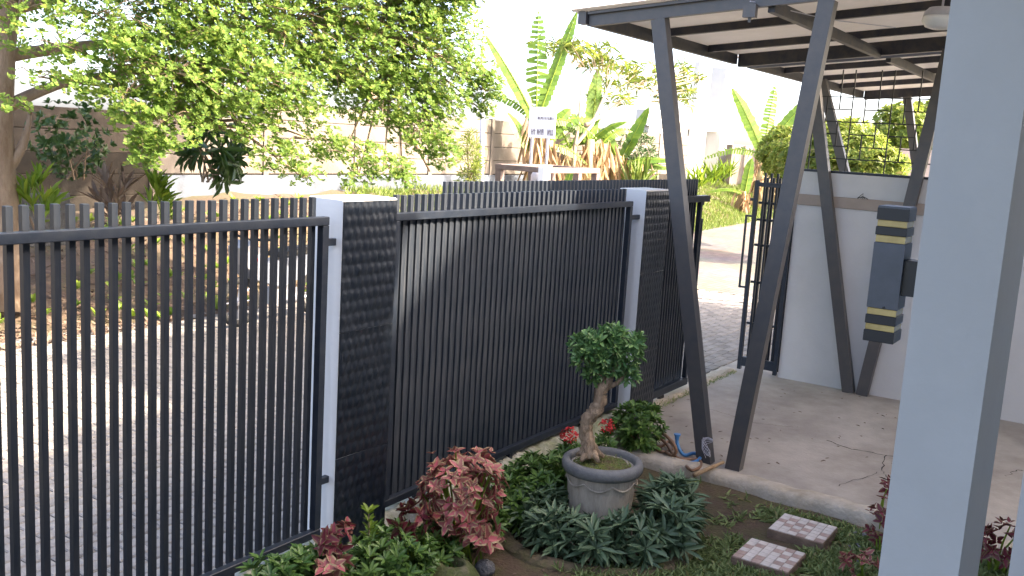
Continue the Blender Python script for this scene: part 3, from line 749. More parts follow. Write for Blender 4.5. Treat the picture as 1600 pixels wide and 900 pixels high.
# planter ring
rc = onz(948,772,-.03); 
mb = MB(); mb.lathe([(.66,-.09),(.645,-.015),(.62,.006),(.565,.010),(.545,-.01),(.53,-.09)], (px+.03,py+.02,-.03), 60, cap=False, fn=lambda a,z: 1+.02*math.sin(5*a)+.012*math.sin(13*a+z*60)+.008*math.sin(29*a))
tag(link('planter_ring', mb, M['soil'] if False else mat('earthy_cement_ring',(0.15,0.105,0.07),0.95,0,(0.09,0.085,0.035),9,8,0.5,50), sm=40), 'low earthy cement ring on the ground around the potted bonsai', 'planter ring')

# ================================================================== GARDEN PLANTS
def at(x, y, z): p = onz(x,y,z); return p
def low(x, y, rx, ry, rz): p = onz(x,y,-.05); return (p[0],p[1],-.05+rz)
LK = dict(t1=.35, w1=.85, t2=.7, w2=.8, fold=.2, droop=.2)
# lance-leaved plants round the pot
lab = ['grey-green lance-leaved plant at the left front of the bonsai pot','grey-green lance-leaved plant directly in front of the bonsai pot','grey-green lance-leaved plant at the right front of the bonsai pot','grey-green lance-leaved plant nearest the kerb corner, low','grey-green lance-leaved plant in front of the coiled hose','grey-green lance-leaved plant touching the right side of the pot']
thc = math.atan2(-py, -px)
spots = [(-78,.36,.15,.13),(-40,.37,.15,.11),(-4,.38,.16,.10),(32,.38,.17,.125),(66,.44,.19,.165),(100,.45,.17,.18)]
for (an, rr_, r_, h_), lb_ in zip(spots, lab):
    c = (px+rr_*math.cos(thc+math.radians(an)), py+rr_*math.sin(thc+math.radians(an)), 0)
    bush('lance_leaf_plant', lb_, 'plant', (c[0],c[1],-.05+h_), (r_,r_,h_), 46, 9, .125, .027, M['lf_lance'], 'lance-leaved plants ringing the pot', 1.0, 8, 1.0, .45, t1=.3,w1=.8,t2=.65,w2=.9,fold=.2,droop=.25)
# hedge plants along the plinth
hd = [(842,748,.26,.22,.21,170,'dense green hedge bush left of the bonsai pot'),(812,775,.22,.18,.17,120,'low green hedge bush right of the tall red coleus'),
      (612,848,.24,.20,.18,170,'green hedge bush in front of the nearer pillar'),(560,885,.22,.16,.13,110,'green hedge bush at the foot of the left coleus'),(460,885,.24,.12,.10,110,'low pale hedge bush under the left fence panel'),
      (672,862,.18,.15,.14,90,'dark green hedge bush behind the mossy stone bowl'),(890,715,.2,.15,.16,100,'green bush with red flower heads behind the pot'),(425,893,.16,.12,.10,90,'small pale hedge bush at the bottom edge under the left fence'),(505,880,.17,.13,.10,90,'hedge bush between the two small left coleus plants'),(745,800,.18,.16,.12,70,'dark hedge bush under the tall red coleus')]
for (x,y,rx,ry,rz,n_,lb_) in hd:
    c = onz(x,y,rz-.05)
    if c[1] > 3.12-ry*.55:
        c = ony(x,y,3.10-ry*.55); rz = max(rz, (c[2]+.13)/2)
    tt, P = bush('hedge_bush', lb_, 'bush', (c[0],c[1],-.05+rz), (rx,ry,rz), int(n_*1.25), 7, .062, .023, M['lf_hedge'], 'hedge bushes along the fence foot', .95, 9, 1.0, .5, **LK)
c = onz(998,662,.22)
bush('hedge_bush', 'round dark green bush at the foot of the far pillar', 'bush', (c[0],c[1],.20), (.19,.19,.19), 190, 7, .06, .024, M['lf_hedge'], 'hedge bushes along the fence foot', .95, 9, 1.0, .5, **LK)
mb = MB()
# yellowish sprig against the black stone
c = onz(575,850,.3); lv = Leaves(); 
t = thing('leafy_sprig', 'bright green upright sprig before the nearer pillar', 'plant', (c[0],3.05,-.05))
b0 = ony(577,850,3.05); b1 = ony(576,802,3.05)
mb.tube([(b0[0],3.05,-.05), b0, b1], [.006,.005,.003], 6); link('stem', mb, M['bark'], t)
P = np.array([b0*(1-s)+b1*s for s in (.2,.45,.7,.95,1.0)]); rosettes(lv, P, np.array([0,-.2,1.0]), 5, .06, .024, .7, **LK); link('foliage', lv.mesh('foliage'), M['lf_weed'], t)
# red ixora heads
for (x,y,yy) in ((890,680,3.0),(948,665,3.05)):
    c = ony(x,y,yy); lv = Leaves(); P, d = ellip(26, c, (.055,.055,.042), .6); rosettes(lv, P, d+np.array([0,0,.5]), 5, .022, .014, 1.1)
    t = thing('red_flower', 'round red flower head ' + ('left of the bonsai trunk' if x < 900 else 'right of the bonsai trunk by the pillar'), 'flower', (c[0],c[1],c[2]-.12), 'red flower heads')
    link('petals', lv.mesh('petals'), M['lf_red'], t)
    mb = MB(); mb.tube([c-np.array([0,0,.02]), c-np.array([.01,0,.25])], .004, 5); link('stem', mb, M['lf_hedge'], t)
    lv = Leaves(); P, d = ellip(30, c-np.array([0,0,.14]), (.10,.09,.09), .4); rosettes(lv, P, d+np.array([0,0,.8]), 6, .06, .022, .95, **LK); link('foliage', lv.mesh('foliage'), M['lf_hedge'], t)
# coleus
CK = dict(t1=.32, w1=1.0, t2=.68, w2=.72, fold=.12, droop=.3)
def coleus(label, c, r, n_, L, m='lf_coleus', heads=None):
    c = np.asarray(c,float); base = (c[0],c[1],-.05)
    t = thing('coleus_plant', label, 'coleus', base, 'red coleus plants')
    P, d = ellip(n_, c, r, .55); lv = Leaves(); rosettes(lv, P, d*1.2+randdirs(n_)*.5+np.array([0,0,.5]), 4, L, L*.62, 1.15, **CK); rosettes(lv, P+rng.normal(size=P.shape)*.02, d*1.2+randdirs(n_)*.6+np.array([0,0,.5]), 3, L*.6, L*.36, .8, **CK)
    link('foliage', lv.mesh('foliage'), M[m], t)
    for p in P[::4]:
        b = np.array([c[0]+rnd.uniform(-.04,.04), c[1]+rnd.uniform(-.04,.04), -.06]); mb = MB()
        mb.tube([b, b*.5+p*.5+np.array([0,0,.05]), p], [.008,.006,.004], 6); link('stem', mb, M['lf_weed'] , t)
def colat(x, y, yy): return ony(x,y,yy)
c = ony(722,768,2.95); coleus('large pink-red coleus in front of the middle fence panel', c, (.30,.20,.24), 150, .062)
c = ony(748,838,2.80); coleus('small pink-red coleus hanging over the stone bowl', c, (.11,.10,.07), 12, .085)
c = ony(648,812,2.98); coleus('small maroon coleus between the hedge bushes by the pillar', c, (.10,.08,.09), 15, .075, 'lf_coleusd')
c = ony(525,842,2.98); coleus('dark maroon coleus below the left fence post', c, (.10,.08,.06), 15, .06, 'lf_coleusd')
c = ony(520,888,2.92); coleus('low bright red coleus at the bottom edge left', c, (.09,.07,.04), 8, .07)
c = onz(1345,885,.06); coleus('low pink coleus left of the foreground column base', c, (.10,.09,.06), 12, .06)
c = onz(1378,820,.12); coleus('sparse dark coleus beside the left edge of the foreground column', c, (.08,.08,.12), 12, .055, 'lf_coleusd')
c = onz(1385,762,.22); coleus('tall thin coleus half hidden behind the foreground column', c, (.05,.05,.06), 6, .05, 'lf_coleusd')
c = onz(1565,850,.14); coleus('maroon coleus to the right of the foreground column', c, (.13,.13,.13), 26, .06, 'lf_coleusd')
# stone bowl and rock
c = onz(708,893,.05); bx, by = float(c[0]), float(c[1])
mb = MB(); mb.lathe([(.15,-.05),(.165,.0),(.155,.06),(.12,.115),(.085,.145),(.062,.152),(.056,.14),(.055,.08),(.05,.04)], (bx,by,-.05), 40, fn=lambda a,z: 1+.02*math.sin(3*a)+.01*math.sin(8*a+z*40))
tag(link('stone_bowl', mb, M['mossstone'], sm=True), 'squat moss-covered stone bowl with a round mouth on the soil', 'bowl')
c = onz(758,888,.0); mb = MB()
mb.grid(20,12, lambda a,b: (lambda th,ph: (c[0]+.055*math.cos(th)*math.sin(ph)*(1+.12*math.sin(3*th+5*ph)), c[1]+.055*math.sin(th)*math.sin(ph)*(1+.1*math.sin(4*th)), c[2]+.048*math.cos(ph)*(1+.08*math.sin(5*th))))(2*math.pi*a, math.pi*b*.999+.001))
tag(link('grey_rock', mb, M['rock'], sm=True), 'fist-sized grey rock beside the stone bowl', 'rock')
# pebbles near the right
for i in range(16):
    c = onz(rnd.uniform(1325,1378), rnd.uniform(830,890), -.05); r_ = rnd.uniform(.012,.026); mb = MB()
    mb.lathe([(r_*.5,-r_*.5),(r_,0),(r_*.8,r_*.5),(r_*.3,r_*.75)], c, 9, fn=lambda a,z,k=i: 1+.2*math.sin(2*a+k))
    tag(link('pebble', mb, M['rock'], sm=True), 'dark pebble on the soil left of the foreground column', 'pebble', 'pebbles by the column')
# stepping slabs with mosaic
def slab(a, b, label, seed):
    r2 = random.Random(seed)
    t = thing('stepping_slab', label, 'paving slab', ((a[0]+b[0])/2,(a[1]+b[1])/2,-.06), 'mosaic stepping slabs')
    zt = .002
    mb = MB(); mb.box((a[0],a[1],-.09),(b[0],b[1],zt),.004); link('slab_body', mb, M['slabside'], t)
    nx, ny = 6, 6; dx = (b[0]-a[0]-.008)/nx; dy = (b[1]-a[1]-.008)/ny
    tmb = MB(); tmb.box((-dx/2+.0012,-dy/2+.0012,0),(dx/2-.0012,dy/2-.0012,.006),.0015)
    mw = tmb.mesh('mosaic_tile'); mw.materials.append(M['tilew']); mr = tmb.mesh('mosaic_tile'); mr.materials.append(M['tiler'])
    for i in range(nx):
        for j in range(ny):
            red = ((i+j) % 2 == 0) if r2.random() < .85 else (r2.random() < .25)
            red = red and r2.random() < .8
            link('mosaic_tile', mr if red else mw, None, t, (a[0]+.004+dx*(i+.5), a[1]+.004+dy*(j+.5), zt-.001))
slab(*tiles[0], 'checkered mosaic stepping slab nearer the kerb', 3)
slab(*tiles[1], 'checkered mosaic stepping slab nearer the viewer', 5)
# hose
def px_path(L_, z=.02): return [onz(a,b,zz if zz is not None else z) for a,b,zz in L_]
def smoothpath(P, n=8):
    P = [np.asarray(p,float) for p in P]; out = []
    for i in range(len(P)-1):
        p0 = P[max(i-1,0)]; p1 = P[i]; p2 = P[i+1]; p3 = P[min(i+2,len(P)-1)]
        for s in range(n):
            q = s/n; out.append(.5*((2*p1)+(-p0+p2)*q+(2*p0-5*p1+4*p2-p3)*q*q+(-p0+3*p1-3*p2+p3)*q**3))
    out.append(P[-1]); return out
mb = MB()
mb.tube(smoothpath(px_path([(1008,690,.02),(1030,698,.02),(1045,690,.03),(1052,700,.02),(1035,706,.02),(1015,695,.03),(1025,683,.06),(1040,692,.04),(1058,715,.03),(1090,718,.03),(1095,728,.03),(1082,735,.04),(1072,728,.02)])), .012, 8)
mb.tube(smoothpath(px_path([(1028,672,.16),(1042,682,.17),(1053,694,.15),(1056,706,.08),(1050,712,.03),(1040,706,.02)])), .013, 8)
tag(link('brown_hose', mb, M['hose'], sm=True), 'brown rubber hose heaped on the concrete beside the V legs', 'hose')
mb = MB(); mb.tube(smoothpath(px_path([(1058,682,.17),(1058,692,.12),(1062,703,.07),(1070,711,.03),(1084,708,.03),(1094,712,.03),(1090,720,.03),(1076,724,.02),(1066,722,.02)])), .014, 8)
t = thing('blue_hose', 'short blue hose looped on top of the brown hose', 'hose', onz(1080,716,0))
link('tube', mb, M['bluehose'], t, sm=True)
p0 = onz(1058,682,.17); mb = MB(); mb.lathe([(.012,-.03),(.017,-.02),(.018,.0),(.026,.012),(.028,.02),(.012,.022)], p0, 12); link('nozzle', mb, M['bluehose'], t, sm=40)
mb = MB(); mb.tube([onz(1085,742,.05), onz(1105,733,.055), onz(1130,722,.05)], [.018,.016,.013], 7, jit=.08)
tag(link('wooden_stick', mb, M['wood'], sm=True), 'short pale stick lying on the kerb corner', 'stick')
mb = MB(); P = []
for k in range(26): P.append((6.636-.004*(k%3), 2.50+.045*math.sin(k*2.1+.3*math.sin(k)), .05+.16*abs(math.sin(k*.55))+.01*math.sin(k*3.1)))
mb.tube(smoothpath(P, 5), .0017, 4)
tag(link('string_tangle', mb, M['galv']), 'pale string wound round the foot of the near V leg', 'string')

# ================================================================== STREET BACKGROUND
RW = 13.5
rw = thing('precast_wall', 'stained precast concrete panel wall along the far side of the street', 'wall', (14,RW,1.0))
bay = 2.4; x = 2.6; bi = 0
while x < 29:
    nrow = 3 if x < 10 else 4
    zb = 1.40
    for r_ in range(-2 if x < 9.0 else 0, nrow):
        mb = MB(); mb.box((x+.062,RW,zb+r_*.33+.006),(x+bay-.062,RW+.05,zb+(r_+1)*.33-.006),.010)
        link('panel', mb, M['stain'] if (x < 9.7 and r_ <= 0) else (M['shadepanel'] if x < 9.7 else M['panel']), rw)  # left bays: lower rows mossy, upper rows weathered and darkened for the tree's shade
    mb = MB(); mb.box((x-.06,RW-.03,.3),(x+.06,RW+.08,zb+nrow*.33+.02),.01); link('post', mb, M['panel'], rw)
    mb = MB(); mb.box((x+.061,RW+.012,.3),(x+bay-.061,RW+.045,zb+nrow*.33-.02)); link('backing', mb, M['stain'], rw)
    x += bay
mb = MB(); mb.box((9.9,RW-.12,.2),(22.0,RW-.032,1.385),.01); tag(link('retaining_wall', mb, M['bluewall']), 'pale blue painted retaining wall at the foot of the panel wall', 'wall')

# ---- the big tree
def P_at(x, y, t): r = dirpx(x,y); return O + r/np.linalg.norm(r)*t
tr = thing('street_tree', 'large spreading tree with small bright leaves over the left fence', 'tree', (5.5,10.0,.3))
mb = MB(); tk = [(5.50,10.0,.2),(5.52,10.0,.8),(5.46,10.02,1.5),(5.44,10.0,2.2),(5.47,9.98,2.9),(5.55,9.95,3.6),(5.8,9.9,5.0),(6.2,9.8,6.5)]
mb.tube(tk, [.19,.15,.135,.125,.125,.11,.08,.04], 14, jit=.06); link('trunk', mb, M['bark'], tr, sm=True)
limbs = [[(5.45,10,2.85),(6.3,9.8,3.05),(7.5,9.5,3.3),(9.2,9.0,3.7)],[(5.45,10,2.3),(6.0,9.9,2.6),(7.0,9.7,2.85),(8.2,9.5,3.0)],[(5.5,9.97,3.3),(6.6,9.3,3.8),(8.2,8.6,4.2),(10.0,8.3,4.3)],
         [(5.6,9.95,3.9),(6.2,9.0,4.6),(7.4,8.0,4.9),(9.0,7.6,4.6)],[(8.2,9.2,3.5),(9.3,8.8,3.0),(10.2,8.5,2.3),(10.6,8.4,1.8)],[(9.2,9.0,3.7),(10.5,8.7,3.5),(11.6,8.5,3.2)],[(7.0,9.7,2.9),(7.0,8.9,2.75),(6.6,8.3,2.3)],
         [(5.5,10,1.7),(5.62,9.9,1.95),(5.68,9.85,2.3)],[(7.4,8.0,4.9),(8.4,7.5,4.0),(8.8,7.6,3.2)]]
for L_ in limbs:
    mb = MB(); n_ = len(L_); P = smoothpath(L_, 5); mb.tube(P, [.075*(1-.8*i/(len(P)-1)) for i in range(len(P))], 8, jit=.08); link('limb', mb, M['bark'], tr, sm=True)
blobs = [ # photo place, distance, radii (m), rosettes
 (450,30,10.4,(1.1,.9,.6),520),(330,60,9.9,(.9,.8,.55),420),(580,60,11.2,(1.0,.9,.65),640),(665,75,11.6,(.62,.8,.75),520),(390,120,9.9,(.9,.7,.42),330),
 (270,110,9.4,(.75,.7,.45),300),(250,190,9.3,(.45,.4,.32),120),(225,235,9.2,(.22,.22,.20),46),(350,170,9.8,(.6,.5,.35),170),(440,170,10.4,(.6,.5,.28),120),(520,110,10.8,(.8,.7,.45),260),
 (600,150,11.2,(.8,.6,.38),300),(655,200,11.4,(.5,.4,.38),170),(690,150,11.6,(.36,.4,.5),180),(480,215,10.6,(.45,.4,.16),60),(540,235,10.8,(.5,.4,.16),62),(600,262,11.0,(.42,.3,.16),50),(630,285,11.1,(.2,.2,.14),22),
 (430,245,10.3,(.4,.3,.2),52),(470,275,10.4,(.3,.25,.14),26),(560,275,10.8,(.28,.25,.15),24),(690,235,11.5,(.22,.25,.25),60),(755,140,11.9,(.22,.3,.26),90),(740,110,11.8,(.3,.3,.22),42),(755,175,12,(.14,.14,.12),14),
 (100,70,9.4,(.75,.7,.18),62),(150,20,9.5,(.9,.7,.22),110),(60,120,9.3,(.3,.35,.12),14),(125,130,9.3,(.45,.4,.14),30),(180,100,9.3,(.5,.45,.3),110),(40,10,9.4,(.5,.5,.2),60),(672,5,11.7,(.45,.6,.4),220),(735,0,12.0,(.25,.3,.12),24),
 (190,150,9.2,(.4,.35,.25),74),(20,165,9.3,(.16,.16,.08),8),(560,5,11,(1.2,1,.45),300),(300,5,9.8,(1.2,1,.45),300),
 (400,-130,10.5,(2.2,1.6,.7),560),(650,-110,11.5,(1.6,1.4,.8),420),(200,-140,10,(1.6,1.4,.7),360),(450,-260,10.8,(2.0,1.6,.8),420)]
upper = [((7.6,9.2,5.2),(1.5,1.2,.7),330),((9.6,9.2,5.2),(1.5,1.2,.75),420),((11.0,9.1,5.1),(1.2,1.1,.7),320),((8.8,9.0,6.1),(1.8,1.2,.7),300),((6.0,9.6,5.6),(1.3,1.1,.6),200)]
lv = Leaves(); tw = MB(); lp = np.array([p for L_ in limbs for p in smoothpath(L_,6)])
for (x,y,d_,r_,n_) in blobs:
    c = P_at(x,y,d_); rr = (r_[0],r_[1],r_[2])
    P, d = ellip(int(n_*2.6), c, rr, .2)
    # thin out in patches so that gaps open
    g = np.sin(P[:,0]*5.1+P[:,2]*3.7)*np.sin(P[:,2]*6.3-P[:,1]*2.9)+.5*np.sin(P[:,0]*11+P[:,1]*9+P[:,2]*10)
    P = P[g > -.55]
    if y < -60: rosettes(lv, P, np.array([.1,-.3,1.0]), 7, .13, .08, 1.15, t1=.45,w1=.75,t2=.8,w2=1.0)
    else: rosettes(lv, P, randdirs(len(P))*.5+np.array([.05,-.45,.75]), 7, .047, .028, 1.1, t1=.45,w1=.7,t2=.8,w2=1.0,fold=.12,droop=.1)
    j = np.argmin(np.linalg.norm(lp-c, axis=1)); s = lp[j]
    if y > -60:
        tw.tube([s, (s+c)/2+np.array([0,0,.12]), c], [.022,.014,.008], 5)
        for p in P[::16]:
            q = c+(p-c)*.15; tw.tube([q, (q+p)/2+np.array([0,0,.05]), p], [.007,.005,.003], 4)
for c, r_, n_ in upper:
    P, d = ellip(n_, c, r_, .2); rosettes(lv, P, np.array([.1,-.3,1.0]), 7, .13, .085, 1.15, t1=.45,w1=.75,t2=.8,w2=1.0)
link('crown', lv.mesh('crown'), M['lf_tree'], tr); tag(link('twigs', tw, M['bark'], tr), kind='stuff')

# shaded ivy-like shrub against the wall, and a big-leaf sapling
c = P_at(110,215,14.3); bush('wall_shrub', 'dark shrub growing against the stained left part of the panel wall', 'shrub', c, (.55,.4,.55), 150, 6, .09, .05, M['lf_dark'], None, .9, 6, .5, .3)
c = P_at(150,285,14.0); 
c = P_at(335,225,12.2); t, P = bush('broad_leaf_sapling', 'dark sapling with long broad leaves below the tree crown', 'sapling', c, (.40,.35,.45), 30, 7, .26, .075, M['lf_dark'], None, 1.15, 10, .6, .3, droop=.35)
c = P_at(735,250,17.0); bush('bamboo_tuft', 'small feathery bamboo tuft against the panel wall by the pole', 'bamboo', c, (.22,.22,.55), 90, 7, .16, .02, M['lf_far'], None, 1.0, 8, .8, .1)
for (x,y,d_,lb_) in ((55,325,11.6,'leafy weed at the foot of the tree trunk'),(235,318,12,'upright strap-leaved weed before the pale blue wall'),(180,320,11.9,'small weed with a reddish leaf behind the fence tops')):
    c = P_at(x,y,d_); t, P = bush('tall_weed', lb_, 'weed', c, (.16,.16,.3), 14, 6, .28, .05, M['lf_weed'] if x != 180 else M['lf_litter'], 'weeds on the bank top', .5, 5, 1.6, .1)

# pole and sign
b0 = ony(752,290,11.8); b1 = ony(757,-40,11.8)
mb = MB(); mb.tube([(b0[0],11.8,bankz(b0[0],11.8)-.1), b0, b1], [.055,.052,.045], 12)
tag(link('street_pole', mb, M['galv'], sm=True), 'slim pale grey pole rising beside the tree crown', 'pole')
SX = 18.0; c0 = onx(828,166,18.2); c1 = onx(866,217,18.2)
sg = thing('sign', 'small white notice board on two posts before the banana plants', 'sign', (18.2,(c0[1]+c1[1])/2,.9))
yl, yr_, zb_, zt_ = c0[1], c1[1], c1[2], onx(866,168,18.2)[2]
mb = MB(); mb.box((18.19,yr_,zb_),(18.22,yl,zt_),.003); link('board', mb, M['signwhite'], sg)
wd = yl-yr_; hh = zt_-zb_
mb = MB(); r3 = random.Random(4)
def row(f0, f1, zlo, zhi, n_, skip=()):
    for i in range(n_):
        if i in skip: continue
        ya_ = yl - wd*(f0+(f1-f0)*i/n_); yb2 = yl - wd*(f0+(f1-f0)*(i+.42)/n_)
        mb.box((18.186,yb2,zb_+hh*zlo),(18.1895,ya_,zb_+hh*zhi))
        if r3.random() < .7: mb.box((18.186,yl - wd*(f0+(f1-f0)*(i+.8)/n_),zb_+hh*(zlo+(zhi-zlo)*r3.choice((0,.4,.8)))),(18.1895,yb2-.0002,zb_+hh*(zlo+(zhi-zlo)*r3.choice((.2,.6,1.0)))+.004))
row(.34,.96,.60,.68,11); row(.12,.62,.10,.29,9,(3,)); row(.74,.96,.10,.29,4)
link('lettering', mb, M['ink'], sg)
for f in (.12,.72):
    y_ = yl-wd*f; mb = MB(); mb.box((18.2205,y_-.025,.6),(18.26,y_+.025,zb_+hh*.6)); link('post', mb, M['galv'], sg)

# brown open frame and white post by it
q = ony(856,262,8.9); x0 = q[0]; x1 = ony(938,262,8.9)[0]; zt_ = q[2]
fb = thing('bin_shelter', 'brown open post-and-beam bin shelter standing behind the sliding gate', 'shelter', ((x0+x1)/2,9.2,0))
def fbox(nm, a, b, m='brownbox'): mb = MB(); mb.box(a,b,.006); return link(nm, mb, M[m], fb)
xm = ony(905,262,8.9)[0]
for a in (x0, xm, x1-.12):
    for y_ in (8.9, 9.9): fbox('post', (a,y_,-.05),(a+.12,y_+.12,zt_-.101))
fbox('front_beam', (x0,8.895,zt_-.10),(x1,9.03,zt_+.0)); fbox('rear_beam', (x0,9.895,zt_-.10),(x1,10.03,zt_)); 
fbox('side_beam', (x0,9.031,zt_-.10),(x0+.12,9.894,zt_-.005)); fbox('side_beam', (x1-.12,9.031,zt_-.10),(x1,9.894,zt_-.005))
mb = MB(); mb.lathe([(.16,0),(.18,.05),(.18,.55),(.14,.62),(.05,.64)], (x0+.5,9.35,1.12), 20); fbox('shelf', (x0+.121,9.03,1.0),(x1-.121,9.89,1.1199)); 
tag(link('grey_drum', mb, M['galv'], sm=35), 'grey drum standing inside the brown shelter', 'drum')
q = ony(850,262,8.8); mb = MB(); mb.box((q[0]-.07,8.75,-.05),(q[0]+.07,8.87,q[2]+.02),.01); tag(link('white_post', mb, M['signwhite']), 'white painted post beside the brown shelter', 'post')

# motorcycle parked behind the fence
mo = onz(352,512,0); mx_, my_ = float(mo[0])+.15, float(mo[1])-.05
mt = thing('motorcycle', 'small motorcycle with a pale side panel and red tail parked beyond the left fence', 'motorcycle', (mx_+.6,my_,0))
def wheel(cx):
    mb = MB(); P = [(cx+.25*math.cos(a), my_, .29+.25*math.sin(a)) for a in np.linspace(0,2*math.pi,33)]; mb.tube(P, .042, 8, cap=False); wl = link('wheel', mb, M['rubber'], mt, sm=True)
    mb = MB()
    for k in range(8): an = k*math.pi/4; mb.tube([(cx,my_,.29),(cx+.22*math.cos(an),my_,.29+.22*math.sin(an))], .008, 5)
    mb.tube([(cx,my_-.05,.29),(cx,my_+.05,.29)], .05, 12); link('spokes', mb, M['chrome'], wl)
wheel(mx_); wheel(mx_+1.2)
def prism(poly, y0, y1):
    mb = MB(); n_ = len(poly); vs = [(a,y0,b) for a,b in poly]+[(a,y1,b) for a,b in poly]
    mb.add(vs, [tuple(range(n_)), tuple(reversed(range(n_,2*n_)))]+[(i,(i+1)%n_+0,(i+1)%n_+n_,i+n_)[::-1] for i in range(n_)]); return mb
link('body_shell', prism([(mx_+.15,.55),(mx_+.55,.42),(mx_+.9,.52),(mx_+1.35,.72),(mx_+1.38,.80),(mx_+.75,.78),(mx_+.3,.72),(mx_+.2,.92),(mx_+.1,.95)], my_-.11, my_+.11), M['motowhite'], mt)
link('seat', prism([(mx_+.5,.785),(mx_+1.3,.81),(mx_+1.32,.86),(mx_+.9,.88),(mx_+.55,.84)], my_-.12, my_+.12), M['rubber'], mt)
link('engine', prism([(mx_+.42,.22),(mx_+.75,.2),(mx_+.8,.4),(mx_+.45,.41)], my_-.13, my_+.13), M['chrome'], mt)
link('tail_light', prism([(mx_+1.20,.56),(mx_+1.42,.62),(mx_+1.45,.82),(mx_+1.385,.84)], my_-.08, my_+.08), M['motored'], mt)
link('front_panel', prism([(mx_-.02,.72),(mx_+.14,.55),(mx_+.18,.9),(mx_+.06,1.0),(mx_-.04,.92)], my_-.15, my_+.15), M['chrome'], mt)
link('side_stripe', prism([(mx_+.02,.80),(mx_+.13,.74),(mx_+.14,.80),(mx_+.03,.87)], my_-.156, my_-.151), M['motored'], mt)
mb = MB(); mb.tube([(mx_,my_,.29),(mx_+.08,my_,.75),(mx_+.13,my_,1.0)], .025, 8); link('fork', mb, M['chrome'], mt)
mb = MB(); mb.tube([(mx_+.2,my_-.33,1.03),(mx_+.13,my_,1.0),(mx_+.2,my_+.33,1.03)], .016, 8); hb = link('handlebar', mb, M['rubber'], mt)
for s in (-1,1):
    mb = MB(); mb.tube([(mx_+.17,my_+s*.25,1.02),(mx_+.15,my_+s*.28,1.18)], .006, 5); mb.lathe([(.02,-.03),(.05,0),(.02,.03)], (mx_+.15,my_+s*.28,1.2), 12); link('mirror', mb, M['rubber'], hb)
mb = MB(); mb.tube([(mx_+.6,my_-.16,.25),(mx_+1.0,my_-.17,.30),(mx_+1.4,my_-.17,.40)], [.025,.04,.045], 10); link('exhaust', mb, M['chrome'], mt, sm=True)
mb = MB(); mb.tube([(mx_+.62,my_+.05,.22),(mx_+.66,my_+.22,.0)], .012, 6); link('side_stand', mb, M['rubber'], mt)

# stones / board fragments by the tree foot
mb = MB(); c = P_at(52,305,12.3); mb.box((c[0]-.5,c[1],c[2]-.6),(c[0]+.45,c[1]+.06,c[2]+.02),.01); tag(link('grey_slab', mb, M['rock']), 'grey slab leaning on the bank beside the tree trunk', 'slab')

# ---- bananas
def banana_leaf(lv, mb, base, d, L_, W_, droop, torn=.5, n_=22):
    base = np.asarray(base,float); d = unit(np.asarray(d,float)); P = []
    hz = np.array([d[0],d[1],0]); fc = unit(np.array([rnd.uniform(-1,-.3),rnd.uniform(-.8,-.1),rnd.uniform(.3,1.0)]))
    for i in range(n_+1):
        s = i/n_; P.append(base + d*L_*s - np.array([0,0,1])*droop*L_*s*s*1.0 + hz*droop*.25*L_*s*s)
    P = np.array(P); mb.tube(P, [.022*(1-.85*i/n_)+.003 for i in range(n_+1)], 5)
    A = []; B = []; LL = []; NN = []; WW = []
    for i in range(2, n_+1):
        s = i/n_; t_ = unit(P[min(i+1,n_)]-P[i-1]); sd = unit(np.cross(t_, fc)); nn = np.cross(sd, t_)
        wdt = .62*W_*math.sin(math.pi*min(1,.12+.9*s))**.55*.5+.02
        for k in (-1,1):
            A.append(P[i]); a_ = sd*k + t_*(.35) + np.array([0,0,-torn*rnd.uniform(.2,1.0)])
            B.append(a_); LL.append(wdt*rnd.uniform(.9,1.08)); NN.append(nn); WW.append(L_/n_*rnd.uniform(1.15,1.45)*(1 if torn<.6 else .55))
    lv.add(np.array(A), np.array(B), np.array(NN), np.array(LL), np.array(WW), t1=.08, w1=1.0, t2=.92, w2=.95, fold=.0, droop=.12)
def banana(label, x, y, stems, leaves, zb=None):
    zg = bankz(x,y) if zb is None else zb
    t = thing('banana_plant', label, 'banana plant', (x,y,zg), 'banana plants')
    for (dx,dy,h_,r_) in stems:
        mb = MB(); mb.tube([(x+dx,y+dy,zg-.1),(x+dx,y+dy,zg+h_*.5),(x+dx*1.1,y+dy,zg+h_)], [r_,r_*.85,r_*.55], 12, jit=.05); link('stem', mb, M['bananastem'], t, sm=True)
        lv = Leaves(); P = np.stack([x+dx+rng.normal(0,r_*.9,80), y+dy+rng.normal(0,r_*.9,80), zg+h_*rng.uniform(.4,1.05,80)],1)
        a = randdirs(80)*.35+np.array([0,0,-1.0]); lv.add(P, a, randdirs(80), rng.uniform(.35,.9,80), rng.uniform(.05,.15,80), t1=.2,w1=.6,t2=.7,w2=1.0)
        link('dead_leaves', lv.mesh('dead_leaves'), M['lf_dry'], t)
    for (dx,dy,h_,d,L_,W_,dr,to) in leaves:
        lv = Leaves(); mb = MB(); banana_leaf(lv, mb, (x+dx,y+dy,zg+h_), d, L_, W_, dr, to)
        lo = link('leaf', lv.mesh('leaf'), M['lf_banana'], t); link('midrib', mb, M['lf_weed'], lo)
